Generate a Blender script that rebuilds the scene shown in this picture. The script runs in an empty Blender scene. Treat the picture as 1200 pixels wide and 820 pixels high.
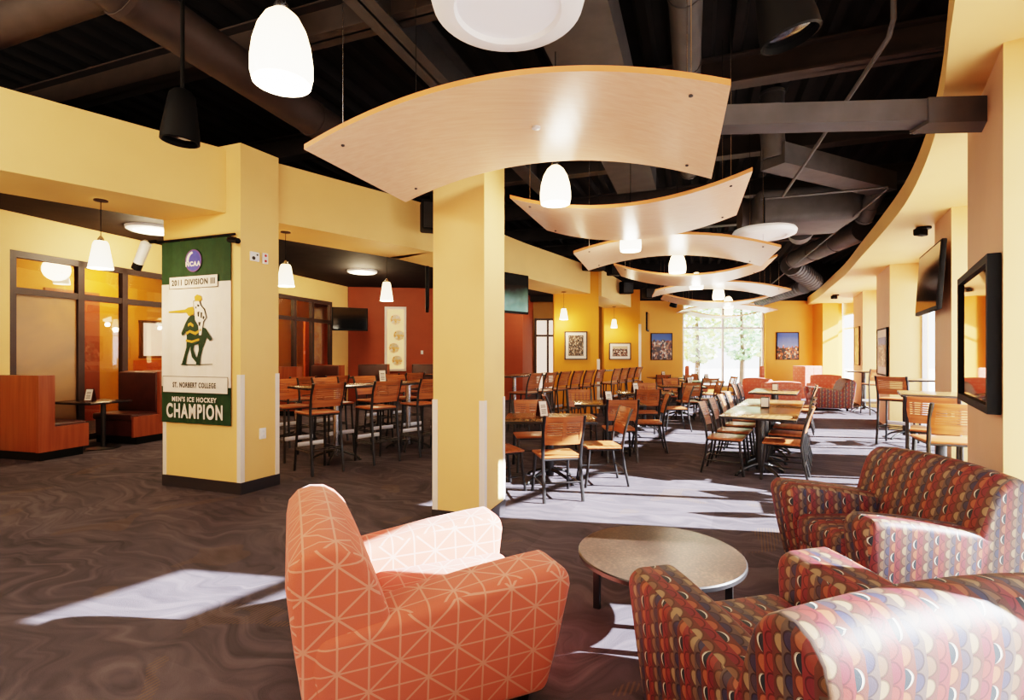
import bpy, bmesh, math, random
from mathutils import Vector, Matrix
random.seed(7)
C = bpy.context.scene.collection
PI = math.pi
H = 1.5                      # eye height

# ------------------------------------------------------------------ helpers
def s2l(c):
    c = c/255.0
    return c/12.92 if c <= 0.04045 else ((c+0.055)/1.055)**2.4
def rgb(r, g, b): return (s2l(r), s2l(g), s2l(b), 1.0)

class MB:
    """collects shapes for ONE mesh object"""
    def __init__(self):
        self.v = []; self.f = []; self.m = []; self.s = []; self.mi = 0; self.sm = False
    def add(self, vs, fs, M=None):
        n = len(self.v)
        for p in vs:
            p = Vector(p)
            self.v.append(M @ p if M is not None else p)
        for f in fs:
            self.f.append([n+i for i in f]); self.m.append(self.mi); self.s.append(self.sm)
        return self
    def box(self, c, d, rz=0, M=None, rx=0, ry=0):
        x, y, z = d[0]/2, d[1]/2, d[2]/2
        R = Matrix.Translation(c) @ Matrix.Rotation(rz, 4, 'Z') @ Matrix.Rotation(ry, 4, 'Y') @ Matrix.Rotation(rx, 4, 'X')
        if M is not None: R = M @ R
        vs = [(-x,-y,-z),(x,-y,-z),(x,y,-z),(-x,y,-z),(-x,-y,z),(x,-y,z),(x,y,z),(-x,y,z)]
        return self.add(vs, [(3,2,1,0),(4,5,6,7),(0,1,5,4),(1,2,6,5),(2,3,7,6),(3,0,4,7)], R)
    def prism(self, poly, z0, z1, M=None):
        """plan polygon (counter-clockwise) extruded upwards"""
        a = sum(poly[i][0]*poly[(i+1) % len(poly)][1]-poly[(i+1) % len(poly)][0]*poly[i][1] for i in range(len(poly)))
        if a < 0: poly = poly[::-1]
        n = len(poly)
        vs = [(p[0], p[1], z0) for p in poly]+[(p[0], p[1], z1) for p in poly]
        fs = [tuple(range(n-1, -1, -1)), tuple(range(n, 2*n))]+[(i, (i+1) % n, n+(i+1) % n, n+i) for i in range(n)]
        return self.add(vs, fs, M)
    def loft(self, rings, cap=True, M=None, closed=False):
        n = len(rings[0]); vs = [p for r in rings for p in r]; fs = []
        k = len(rings)
        for j in range(k if closed else k-1):
            a, b = j*n, ((j+1) % k)*n
            for i in range(n):
                fs.append((a+i, a+(i+1) % n, b+(i+1) % n, b+i))
        if cap and not closed:
            fs.append(tuple(range(n-1, -1, -1))); fs.append(tuple(range((k-1)*n, k*n)))
        return self.add(vs, fs, M)
    def tube(self, pts, r, seg=8, M=None, flat=1.0, cap=True):
        pts = [Vector(p) for p in pts]; rings = []
        up = None
        for i, p in enumerate(pts):
            if i == 0: t = pts[1]-p
            elif i == len(pts)-1: t = p-pts[i-1]
            else: t = (pts[i+1]-p).normalized()+(p-pts[i-1]).normalized()
            t.normalize()
            if up is None:
                up = Vector((0,0,1)) if abs(t.z) < .9 else Vector((0,1,0))
            a = t.cross(up).normalized(); b = a.cross(t).normalized(); up = b
            rr = r[i] if isinstance(r, (list, tuple)) else r
            rings.append([p+a*rr*math.cos(2*PI*k/seg)+b*rr*flat*math.sin(2*PI*k/seg) for k in range(seg)])
        o = self.sm; self.sm = True
        self.loft(rings, cap, M); self.sm = o
        return self
    def lathe(self, prof, seg=24, M=None, cap=True):
        rings = [[(r*math.cos(2*PI*k/seg), r*math.sin(2*PI*k/seg), z) for k in range(seg)] for r, z in prof]
        o = self.sm; self.sm = True
        self.loft(rings, cap, M); self.sm = o
        return self
    def bevel(self, off, seg=3, ang=30):
        bm = bmesh.new(); vs = [bm.verts.new(p) for p in self.v]
        for f, mi, s in zip(self.f, self.m, self.s):
            try:
                q = bm.faces.new([vs[i] for i in f]); q.material_index = mi; q.smooth = s
            except ValueError: pass
        bm.normal_update()
        es = [e for e in bm.edges if len(e.link_faces) == 2 and e.calc_face_angle(0) > math.radians(ang)]
        bmesh.ops.bevel(bm, geom=es, offset=off, segments=seg, profile=.5, affect='EDGES', clamp_overlap=True)
        bm.verts.index_update()
        self.v = [v.co.copy() for v in bm.verts]; self.f = [[v.index for v in f.verts] for f in bm.faces]
        self.m = [f.material_index for f in bm.faces]; self.s = [True]*len(self.f)
        bm.free(); return self
    def build(self, name, mats, parent=None, smooth=None):
        me = bpy.data.meshes.new(name)
        me.from_pydata([tuple(p) for p in self.v], [], self.f)
        if not isinstance(mats, (list, tuple)): mats = [mats]
        for m in mats: me.materials.append(m)
        for p, mi, s in zip(me.polygons, self.m, self.s):
            p.material_index = mi; p.use_smooth = s if smooth is None else smooth
        uv = me.uv_layers.new(name='UVMap')
        for p in me.polygons:
            n = p.normal; ax = max(range(3), key=lambda i: abs(n[i]))
            for li in p.loop_indices:
                q = me.vertices[me.loops[li].vertex_index].co
                uv.data[li].uv = (q.y, q.z) if ax == 0 else ((q.x, q.z) if ax == 1 else (q.x, q.y))
        me.update()
        try: me.set_sharp_from_angle(angle=math.radians(40))
        except Exception: pass
        o = bpy.data.objects.new(name, me); C.objects.link(o)
        if parent is not None: o.parent = parent
        return o

def tag(o, label, cat, group=None, kind=None):
    o['label'] = label; o['category'] = cat
    if group: o['group'] = group
    if kind: o['kind'] = kind
    return o
def thing(name, label, cat, loc=(0,0,0), rz=0, group=None):
    o = bpy.data.objects.new(name, None); C.objects.link(o); o.empty_display_size = .1
    o.location = loc; o.rotation_euler = (0,0,rz)
    return tag(o, label, cat, group)
def struct(o, label, cat): return tag(o, label, cat, None, 'structure')
KIDS = {}
def kids(o): return [c for c in bpy.data.objects if c.parent == o]
def dup(root, loc, rz, label, group=None):
    if root.name not in KIDS: KIDS[root.name] = [(c, kids(c)) for c in kids(root)]
    r = root.copy(); C.objects.link(r); r.location = loc; r.rotation_euler = (0,0,rz); r['label'] = label
    if group: r['group'] = group
    for ch, sub in KIDS[root.name]:
        c = ch.copy(); C.objects.link(c); c.parent = r
        for g in sub:
            d = g.copy(); C.objects.link(d); d.parent = c
    return r
USED = set()
def place(root, loc, rz, label, group=None):
    """first call moves the prototype itself, later calls copy it"""
    if root.name not in USED:
        KIDS.setdefault(root.name, [(c, kids(c)) for c in kids(root)])
        USED.add(root.name)
        root.location = loc; root.rotation_euler = (0,0,rz); root['label'] = label
        if group: root['group'] = group
        return root
    return dup(root, loc, rz, label, group)
def face(dx, dy): return math.atan2(-dx, dy)     # z-rotation that turns local +Y to (dx,dy)

# ------------------------------------------------------------------ materials
def newmat(name):
    m = bpy.data.materials.new(name); m.use_nodes = True
    nt = m.node_tree; b = nt.nodes['Principled BSDF']
    return m, nt, b
def N(nt, t, **k):
    n = nt.nodes.new(t)
    for a, v in k.items(): setattr(n, a, v)
    return n
def mth(nt, op, a, b=None, c=None):
    n = N(nt, 'ShaderNodeMath', operation=op)
    for i, x in enumerate((a, b, c)):
        if x is None: continue
        if isinstance(x, (int, float)): n.inputs[i].default_value = x
        else: nt.links.new(x, n.inputs[i])
    return n.outputs[0]
def ramp(nt, fac, stops, interp='LINEAR'):
    r = N(nt, 'ShaderNodeValToRGB'); r.color_ramp.interpolation = interp
    e = r.color_ramp.elements
    while len(e) < len(stops): e.new(.5)
    for x, (p, c) in zip(e, stops): x.position = p; x.color = c
    nt.links.new(fac, r.inputs[0]); return r.outputs[0]
def mixc(nt, f, a, b, mode='MIX'):
    n = N(nt, 'ShaderNodeMix', data_type='RGBA', blend_type=mode)
    for i, x in ((0, f), (6, a), (7, b)):
        if isinstance(x, (int, float)): n.inputs[i].default_value = x
        elif isinstance(x, tuple): n.inputs[i].default_value = x
        else: nt.links.new(x, n.inputs[i])
    return n.outputs[2]
def noise(nt, vec, sc, det=3, dist=0):
    n = N(nt, 'ShaderNodeTexNoise'); n.inputs['Scale'].default_value = sc; n.inputs['Detail'].default_value = det
    n.inputs['Distortion'].default_value = dist
    if vec is not None: nt.links.new(vec, n.inputs['Vector'])
    return n
def coords(nt, kind='Object', scale=None, rot=None):
    t = N(nt, 'ShaderNodeTexCoord'); o = t.outputs[kind]
    if scale or rot:
        mp = N(nt, 'ShaderNodeMapping')
        if scale: mp.inputs['Scale'].default_value = scale
        if rot: mp.inputs['Rotation'].default_value = rot
        nt.links.new(o, mp.inputs['Vector']); o = mp.outputs[0]
    return o
def bump(nt, b, h, st=.2, d=.01):
    n = N(nt, 'ShaderNodeBump'); n.inputs['Strength'].default_value = st; n.inputs['Distance'].default_value = d
    nt.links.new(h, n.inputs['Height']); nt.links.new(n.outputs[0], b.inputs['Normal'])
def plain(name, col, rough=.5, metal=0, var=.12, sc=6, emit=0, ecol=None, bmp=0, spec=.5):
    m, nt, b = newmat(name)
    v = coords(nt)
    n = noise(nt, v, sc)
    d = tuple(c*(1-var) for c in col[:3])+(1,); l = tuple(min(1, c*(1+var)) for c in col[:3])+(1,)
    c = ramp(nt, n.outputs[0], [(.3, d), (.7, l)])
    nt.links.new(c, b.inputs['Base Color'])
    b.inputs['Roughness'].default_value = rough; b.inputs['Metallic'].default_value = metal
    b.inputs['Specular IOR Level'].default_value = spec
    if emit:
        b.inputs['Emission Color'].default_value = ecol or col; b.inputs['Emission Strength'].default_value = emit
    if bmp: bump(nt, b, noise(nt, v, 120, 2).outputs[0], bmp, .004)
    return m
def wood(name, c1, c2, rough=.35, sc=(1,1,1), axis=0, fine=18):
    m, nt, b = newmat(name)
    s = [fine*1.0]*3; s[axis] = fine*.06
    v = coords(nt, 'Object', tuple(a*k for a, k in zip(s, sc)))
    n = noise(nt, v, 1.6, 5, .4)
    c = ramp(nt, n.outputs[0], [(.3, c1), (.72, c2)])
    nt.links.new(c, b.inputs['Base Color']); b.inputs['Roughness'].default_value = rough
    return m

M = {}
M['yellow'] = plain('yellow_paint', rgb(242,198,132), .6, var=.03, sc=2, bmp=.05)
M['yellow_deep'] = plain('deep_yellow_paint', rgb(228,152,40), .6, var=.04, sc=2, bmp=.05)
M['yellow_end'] = plain('golden_yellow_paint', rgb(232,168,78), .6, var=.04, sc=2, bmp=.05)
M['tan'] = plain('tan_shaded_face', rgb(205,165,135), .6, var=.04, sc=2, bmp=.05)  # inner pier faces, browner tone standing in for their shade
M['terracotta'] = plain('terracotta_paint', rgb(150,70,38), .6, var=.06, sc=3, bmp=.05)
M['olive'] = plain('olive_tan_paint', rgb(150,105,40), .6, var=.06, sc=3)
M['orange_wall'] = plain('orange_paint', rgb(225,105,35), .6, var=.06, sc=3)
M['ceiling'] = plain('black_ceiling_paint', rgb(36,32,32), .8, var=.25, sc=3, spec=.2)
M['duct'] = plain('dark_grey_duct_paint', rgb(74,72,74), .6, var=.15, sc=5, spec=.4)
M['duct_brown'] = plain('dark_brown_steel_paint', rgb(66,58,56), .6, var=.15, sc=5, spec=.4)
M['black_metal'] = plain('black_powder_coat', rgb(30,29,31), .35, .0, .1, 30, spec=.6)
M['black'] = plain('matt_black', rgb(11,10,10), .65, var=.1, spec=.2)
M['baseboard'] = plain('charcoal_rubber', rgb(48,44,48), .5, var=.08)
M['guard'] = plain('white_corner_guard', rgb(236,228,222), .4, var=.02)
M['white'] = plain('white_enamel', rgb(240,240,240), .35, var=.02)
M['chrome'] = plain('brushed_steel', rgb(200,200,205), .25, 1.0, .05, 40)
M['plate'] = plain('pale_steel_plate', rgb(222,224,230), .35, .35, .03, 40)
M['chair_wood'] = wood('chair_wood', rgb(142,80,48), rgb(184,114,70), .32, axis=0)
M['maple'] = wood('maple_veneer', rgb(234,188,154), rgb(243,206,176), .3, axis=0, fine=26)
M['maple_edge'] = plain('maple_edge_band', rgb(214,140,84), .4, var=.05)
M['table_top'] = wood('tabletop_laminate', rgb(104,74,46), rgb(142,106,68), .22, axis=1, fine=14)
M['dark_top'] = plain('black_brown_laminate', rgb(40,30,27), .25, var=.15)
M['booth_wood'] = wood('booth_wood', rgb(132,66,38), rgb(160,88,52), .4, axis=2, fine=10)
M['vinyl'] = plain('dark_brown_vinyl', rgb(66,32,26), .35, var=.15, sc=8)
M['vinyl_red'] = plain('maroon_vinyl', rgb(78,34,28), .35, var=.15, sc=8)
M['frame_dark'] = plain('dark_bronze_frame', rgb(58,42,36), .45, var=.1)
M['frame_white'] = plain('white_window_frame', rgb(225,228,232), .4, var=.02)
M['paper'] = plain('white_paper', rgb(236,230,222), .6, var=.04, sc=40)
M['green_cloth'] = plain('dark_green_cloth', rgb(34,62,34), .8, var=.15, sc=12)
M['white_cloth'] = plain('white_cloth', rgb(238,226,220), .8, var=.03, sc=8)
M['ink'] = plain('dark_ink', rgb(46,40,30), .7, var=.05)
M['ink_green'] = plain('green_ink', rgb(24,50,30), .7, var=.05)
M['gold'] = plain('gold_ink', rgb(196,146,48), .7, var=.08)
M['logo_blue'] = plain('blue_violet_ink', rgb(70,74,160), .6, var=.15, sc=14)
M['logo_purple'] = plain('purple_ink', rgb(110,76,130), .6, var=.15, sc=14)
M['red'] = plain('red_plastic', rgb(190,40,34), .4)
M['leaf'] = None

def shade_mat(name, col, st):
    m, nt, b = newmat(name)
    v = coords(nt); z = N(nt, 'ShaderNodeSeparateXYZ'); nt.links.new(v, z.inputs[0])
    f = mth(nt, 'MULTIPLY_ADD', z.outputs[2], 2.4, .1)
    c = ramp(nt, f, [(0, (1,.86,.62,1)), (1, (1,.62,.3,1))])
    b.inputs['Base Color'].default_value = col; b.inputs['Roughness'].default_value = .3
    nt.links.new(c, b.inputs['Emission Color']); b.inputs['Emission Strength'].default_value = st
    return m
M['shade'] = shade_mat('glowing_white_glass', (.9,.88,.84,1), 4.5)
M['shade_soft'] = shade_mat('softly_glowing_white_glass', (.9,.88,.84,1), 1.1)
M['shade_cone'] = shade_mat('glowing_frosted_cone_glass', (.9,.88,.84,1), 2.6)
M['diffuser'] = plain('white_diffuser', rgb(232,230,234), .5, var=.02, emit=.2, ecol=(1,1,1,1))
M['panel_white'] = plain('lit_white_rim', rgb(240,240,240), .4, var=.02, emit=.1, ecol=(1,1,1,1))

def glass(name, tint=(1,1,1,1), refl=.07, rough=.02):
    m = bpy.data.materials.new(name); m.use_nodes = True; nt = m.node_tree; nt.nodes.clear()
    o = N(nt, 'ShaderNodeOutputMaterial'); mx = N(nt, 'ShaderNodeMixShader'); t = N(nt, 'ShaderNodeBsdfTransparent')
    g = N(nt, 'ShaderNodeBsdfGlossy'); t.inputs[0].default_value = tint; g.inputs['Roughness'].default_value = rough
    n = noise(nt, coords(nt), .7, 1)
    mx.inputs[0].default_value = refl
    nt.links.new(mth(nt, 'MULTIPLY_ADD', n.outputs[0], .02, refl-.01), mx.inputs[0])
    nt.links.new(t.outputs[0], mx.inputs[1]); nt.links.new(g.outputs[0], mx.inputs[2]); nt.links.new(mx.outputs[0], o.inputs[0])
    return m
M['glass'] = glass('clear_glass')
M['glass_in'] = glass('interior_glass', (.92,.88,.82,1), .12)
def frosted():
    m, nt, b = newmat('frosted_tan_film')
    v = coords(nt); z = N(nt, 'ShaderNodeSeparateXYZ'); nt.links.new(v, z.inputs[0])
    n = noise(nt, v, 1.2, 3, .6)
    c = ramp(nt, n.outputs[0], [(.35, rgb(150,122,92)), (.7, rgb(186,140,92))])
    nt.links.new(c, b.inputs['Base Color']); b.inputs['Roughness'].default_value = .25
    return m
M['frosted'] = frosted()
M['screen'] = plain('black_screen', rgb(14,14,16), .08, var=.1, spec=.7)
def screen_green():
    m, nt, b = newmat('dim_green_screen')
    v = coords(nt); z = N(nt, 'ShaderNodeSeparateXYZ'); nt.links.new(v, z.inputs[0])
    n = noise(nt, v, 3, 2, .3)
    f = mth(nt, 'ADD', mth(nt, 'MULTIPLY', z.outputs[2], -1.6), mth(nt, 'MULTIPLY', n.outputs[0], .5))
    c = ramp(nt, f, [(.1, (.01,.008,.006,1)), (.35, (.05,.1,.07,1)), (.7, (.18,.34,.28,1))])
    b.inputs['Base Color'].default_value = (.01,.01,.01,1); b.inputs['Roughness'].default_value = .1
    nt.links.new(c, b.inputs['Emission Color']); b.inputs['Emission Strength'].default_value = .8
    return m
M['screen_green'] = screen_green()
M['mirror'] = plain('reflecting_glass', rgb(205,190,165), .03, 1.0, .02)

def carpet():
    m, nt, b = newmat('swirled_carpet_tile')
    v = coords(nt, 'Object', None, (0,0,math.radians(25)))
    ck = N(nt, 'ShaderNodeTexVoronoi', distance='CHEBYCHEV'); ck.inputs['Scale'].default_value = 1.6; ck.inputs['Randomness'].default_value = .0
    nt.links.new(v, ck.inputs['Vector'])
    n1 = noise(nt, v, .9, 2, .8)
    ad = N(nt, 'ShaderNodeVectorMath', operation='ADD'); sc = N(nt, 'ShaderNodeVectorMath', operation='SCALE'); sc.inputs['Scale'].default_value = 1.5
    nt.links.new(n1.outputs['Color'], sc.inputs[0]); nt.links.new(v, ad.inputs[0]); nt.links.new(sc.outputs[0], ad.inputs[1])
    mp = N(nt, 'ShaderNodeMapping'); mp.inputs['Scale'].default_value = (1.5,10,1); nt.links.new(ad.outputs[0], mp.inputs['Vector'])
    n2 = noise(nt, mp.outputs[0], 1.0, 6, .6)
    n4 = noise(nt, v, .5, 2, 0)
    f = mth(nt, 'ADD', mth(nt, 'MULTIPLY', n2.outputs[0], .8), mth(nt, 'MULTIPLY', n4.outputs[0], .2))
    f = mth(nt, 'ADD', f, mth(nt, 'MULTIPLY', N(nt, 'ShaderNodeSeparateColor').outputs[0], 0))
    c = ramp(nt, f, [(.32, rgb(66,63,71)), (.5, rgb(82,78,86)), (.68, rgb(100,94,101))])
    hs = N(nt, 'ShaderNodeSeparateColor'); nt.links.new(ck.outputs['Color'], hs.inputs[0])
    t = mth(nt, 'MULTIPLY_ADD', hs.outputs[0], .2, .9)
    tint = N(nt, 'ShaderNodeCombineColor')
    for i in range(3): nt.links.new(t, tint.inputs[i])
    c = mixc(nt, 1.0, c, tint.outputs[0], 'MULTIPLY')
    # fine ribbed strips, golden on some tiles
    lw = N(nt, 'ShaderNodeTexWave', wave_type='BANDS', bands_direction='X'); lw.inputs['Scale'].default_value = 14
    nt.links.new(v, lw.inputs['Vector'])
    n3 = noise(nt, v, 1.7, 1, .8)
    msk = mth(nt, 'MULTIPLY', mth(nt, 'GREATER_THAN', n3.outputs[0], .66), mth(nt, 'GREATER_THAN', lw.outputs[0], .6))
    c = mixc(nt, mth(nt, 'MULTIPLY', msk, .3), c, rgb(128,104,72))
    fine = noise(nt, v, 260, 2)
    c = mixc(nt, .35, c, mixc(nt, fine.outputs[0], (.0,.0,.0,1), (1,.95,.92,1)), 'SOFT_LIGHT')
    nt.links.new(c, b.inputs['Base Color']); b.inputs['Roughness'].default_value = .9; b.inputs['Specular IOR Level'].default_value = .15
    bump(nt, b, fine.outputs[0], .5, .006)
    return m
M['carpet'] = carpet()

def line(nt, x, w):
    """1 on thin lines at whole numbers of x"""
    fr = mth(nt, 'ABSOLUTE', mth(nt, 'SUBTRACT', mth(nt, 'FRACT', mth(nt, 'ADD', x, .5)), .5))
    return mth(nt, 'LESS_THAN', fr, w)
def coral():
    m, nt, b = newmat('coral_fabric_with_triangle_lines')
    uv = coords(nt, 'UV', (10.5,10.5,1)); s = N(nt, 'ShaderNodeSeparateXYZ'); nt.links.new(uv, s.inputs[0])
    u, v = s.outputs[0], s.outputs[1]
    l = mth(nt, 'MAXIMUM', line(nt, u, .035), line(nt, v, .035))
    d1 = line(nt, mth(nt, 'MULTIPLY', mth(nt, 'ADD', u, v), .5), .028); d2 = line(nt, mth(nt, 'MULTIPLY', mth(nt, 'SUBTRACT', u, v), .5), .028)
    l = mth(nt, 'MAXIMUM', l, mth(nt, 'MAXIMUM', d1, d2))
    n = noise(nt, uv, 40, 2)
    base = ramp(nt, n.outputs[0], [(.3, rgb(190,98,80)), (.7, rgb(210,116,97))])
    c = mixc(nt, mth(nt, 'MULTIPLY', l, .6), base, rgb(214,168,150))
    nt.links.new(c, b.inputs['Base Color']); b.inputs['Roughness'].default_value = .8; b.inputs['Specular IOR Level'].default_value = .2
    b.inputs['Sheen Weight'].default_value = .15
    bump(nt, b, n.outputs[0], .25, .002)
    return m
M['coral'] = coral()
def leafy():
    m, nt, b = newmat('maroon_leaf_stripe_fabric')
    uv = coords(nt, 'UV', (32,18,1)); s = N(nt, 'ShaderNodeSeparateXYZ'); nt.links.new(uv, s.inputs[0])
    u = s.outputs[0]; v0 = s.outputs[1]
    col = mth(nt, 'FLOOR', u); md = mth(nt, 'FLOORED_MODULO', col, 4.0)
    v = mth(nt, 'ADD', v0, mth(nt, 'MULTIPLY', mth(nt, 'FLOORED_MODULO', col, 3.0), .37))
    row = mth(nt, 'FLOOR', v); fu = mth(nt, 'FRACT', u); fv = mth(nt, 'FRACT', v)
    dx = mth(nt, 'MULTIPLY', fu, .62); dy = mth(nt, 'SUBTRACT', fv, .5)
    d = mth(nt, 'SQRT', mth(nt, 'ADD', mth(nt, 'MULTIPLY', dx, dx), mth(nt, 'MULTIPLY', dy, dy)))
    half = mth(nt, 'LESS_THAN', d, .47); rim = mth(nt, 'MULTIPLY', mth(nt, 'GREATER_THAN', d, .41), mth(nt, 'LESS_THAN', d, .5))
    dx2 = mth(nt, 'MULTIPLY', mth(nt, 'SUBTRACT', fu, -.25), .62)
    d2_ = mth(nt, 'SQRT', mth(nt, 'ADD', mth(nt, 'MULTIPLY', dx2, dx2), mth(nt, 'MULTIPLY', dy, dy)))
    cres = mth(nt, 'MULTIPLY', half, mth(nt, 'GREATER_THAN', d2_, .5))
    odd = mth(nt, 'FLOORED_MODULO', row, 2.0)
    stops = lambda *c: [(i/4+.001 if i else 0, x) for i, x in enumerate(c)]
    q = mth(nt, 'DIVIDE', mth(nt, 'ADD', md, .1), 4.0)
    bg_ = ramp(nt, q, stops(rgb(112,48,50), rgb(92,52,46), rgb(84,72,68), rgb(88,52,48)), 'CONSTANT')
    fg0 = ramp(nt, q, stops(rgb(118,54,50), rgb(140,82,60), rgb(52,52,74), rgb(134,112,88)), 'CONSTANT')
    fg1 = ramp(nt, q, stops(rgb(104,44,52), rgb(36,46,54), rgb(62,56,68), rgb(108,82,66)), 'CONSTANT')
    fg = mixc(nt, odd, fg0, fg1)
    c = mixc(nt, half, bg_, fg)
    is1 = mth(nt, 'MULTIPLY', mth(nt, 'COMPARE', md, 1.0, .2), odd)
    c = mixc(nt, mth(nt, 'MULTIPLY', cres, is1), c, rgb(214,206,188))
    c = mixc(nt, mth(nt, 'MULTIPLY', rim, .6), c, rgb(36,22,24))
    nt.links.new(c, b.inputs['Base Color']); b.inputs['Roughness'].default_value = .55; b.inputs['Specular IOR Level'].default_value = .4
    bump(nt, b, noise(nt, uv, 12, 2).outputs[0], .2, .002)
    return m
M['leafy'] = leafy()
def speckle():
    m, nt, b = newmat('speckled_brown_laminate')
    v = coords(nt); n = noise(nt, v, 70, 2); n2 = noise(nt, v, 4, 3)
    f = mth(nt, 'ADD', mth(nt, 'MULTIPLY', n.outputs[0], .7), mth(nt, 'MULTIPLY', n2.outputs[0], .3))
    c = ramp(nt, f, [(.34, rgb(28,21,18)), (.5, rgb(48,36,30)), (.66, rgb(84,64,50))])
    nt.links.new(c, b.inputs['Base Color']); b.inputs['Roughness'].default_value = .28
    return m
M['speckle'] = speckle()
def brick():
    m, nt, b = newmat('pale_brick')
    t = N(nt, 'ShaderNodeTexBrick'); t.inputs['Scale'].default_value = 5
    t.inputs['Color1'].default_value = rgb(190,130,104); t.inputs['Color2'].default_value = rgb(176,112,90); t.inputs['Mortar'].default_value = rgb(210,196,184)
    nt.links.new(coords(nt, 'UV'), t.inputs['Vector']); nt.links.new(t.outputs[0], b.inputs['Base Color']); b.inputs['Roughness'].default_value = .8
    return m
M['brick'] = brick()
M['ground'] = plain('pale_concrete', rgb(205,202,196), .8, var=.06, sc=1)
M['trunk'] = plain('tree_bark', rgb(92,76,64), .9, var=.2)
def photo(name, stops, sky=None, sc=9, split=.45):
    """a printed photograph: a crowd of small patches, with sky above"""
    m, nt, b = newmat(name)
    g = coords(nt, 'Generated'); s = N(nt, 'ShaderNodeSeparateXYZ'); nt.links.new(g, s.inputs[0])
    vo = N(nt, 'ShaderNodeTexVoronoi'); vo.inputs['Scale'].default_value = sc; nt.links.new(g, vo.inputs['Vector'])
    h = N(nt, 'ShaderNodeSeparateColor'); nt.links.new(vo.outputs['Color'], h.inputs[0])
    c = ramp(nt, h.outputs[0], stops, 'CONSTANT')
    if sky:
        n = noise(nt, g, 6, 2)
        sk = ramp(nt, mth(nt, 'ADD', s.outputs[2], mth(nt, 'MULTIPLY', n.outputs[0], .2)), [(.45, sky[0]), (1, sky[1])])
        f = mth(nt, 'GREATER_THAN', mth(nt, 'ADD', s.outputs[2], mth(nt, 'MULTIPLY', mth(nt, 'SUBTRACT', n.outputs[0], .5), .35)), split)
        c = mixc(nt, f, c, sk)
    nt.links.new(c, b.inputs['Base Color']); b.inputs['Roughness'].default_value = .3
    return m
M['photo_bw'] = photo('sepia_crowd_photograph', [(0, rgb(40,32,26)), (.3, rgb(120,92,66)), (.55, rgb(70,54,40)), (.75, rgb(196,176,150)), (.9, rgb(30,22,18))], None, 22)
M['photo_bw2'] = photo('group_photograph', [(0, rgb(44,34,28)), (.3, rgb(150,110,90)), (.55, rgb(90,44,38)), (.75, rgb(214,200,184)), (.9, rgb(30,24,22))], (rgb(150,130,110), rgb(190,170,140)), 16, .7)
M['photo_blue'] = photo('blue_sky_crowd_photograph', [(0, rgb(40,26,20)), (.25, rgb(190,96,44)), (.5, rgb(28,24,30)), (.7, rgb(226,190,150)), (.85, rgb(120,60,30))], (rgb(120,150,200), rgb(44,86,170)), 14, .48)
M['photo_team'] = photo('team_celebration_photograph', [(0, rgb(60,44,40)), (.25, rgb(160,120,100)), (.5, rgb(40,44,60)), (.7, rgb(210,200,190)), (.85, rgb(110,50,40))], (rgb(70,120,190), rgb(40,90,170)), 12, .72)
M['photo_warm'] = photo('warm_portrait_photograph', [(0, rgb(70,52,44)), (.3, rgb(190,130,100)), (.5, rgb(110,120,90)), (.7, rgb(220,180,150)), (.85, rgb(60,64,50))], (rgb(190,150,120), rgb(150,110,90)), 7, .8)
M['poster'] = photo('glowing_display_poster', [(0, rgb(240,214,170)), (.3, rgb(250,196,120)), (.6, rgb(236,226,206)), (.8, rgb(226,150,80))], None, 6)
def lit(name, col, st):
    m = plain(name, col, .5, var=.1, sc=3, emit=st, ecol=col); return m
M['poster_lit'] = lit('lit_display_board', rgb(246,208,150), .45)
M['bright'] = lit('bright_doorway', rgb(255,226,205), .8)

# ------------------------------------------------------------------ directions
v20 = Vector((.342, .940, 0)); u20 = Vector((.940, -.342, 0))      # depth and side axes of the ceiling grid
def P2(a, d, t): return (a[0]+d[0]*t, a[1]+d[1]*t)
def nrm(a, b):
    x, y = b[0]-a[0], b[1]-a[1]; l = math.hypot(x, y); return (x/l, y/l), l
def wallseg(mb, a, b, t, z0, z1, side=1):
    """vertical slab from a to b; thickness t towards side (+1 = left of a->b)"""
    d, l = nrm(a, b); n = (-d[1]*side*t, d[0]*side*t)
    mb.prism([a, b, (b[0]+n[0], b[1]+n[1]), (a[0]+n[0], a[1]+n[1])], z0, z1)

# ------------------------------------------------------------------ setting: floor, ground
A1, B1 = (2.84,2.96), (3.63,4.08)
A2, B2 = (5.39,6.28), (5.87,7.11)
A3, B3 = (7.6,10.3), (8.4,11.8)
A4, B4 = (10.0,14.6), (10.9,16.35)
d1, _ = nrm(A1, B1); n1 = (d1[1], -d1[0])          # outward normal of the near right wall
W0 = P2(A1, d1, -6.5)
fl = MB(); fl.prism([(-16,-4), (-1.6,-4), P2(W0, n1, .35), P2(P2(A1, d1, 0), n1, .35), (4.6,3.6), (6.4,5.8), (8.4,9.6), (11.0,14.4), (12.4,18.7), (4.5,18.7), (4.5,24), (-16,24)], -.06, 0)
struct(fl.build('floor', M['carpet']), 'dark brown-grey carpet floor with swirling pattern', 'floor')
gr = MB(); gr.box((10,12,-.2), (120,90,.2)); struct(gr.build('ground', M['ground']), 'pale sunlit pavement outside the windows', 'ground')

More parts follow.
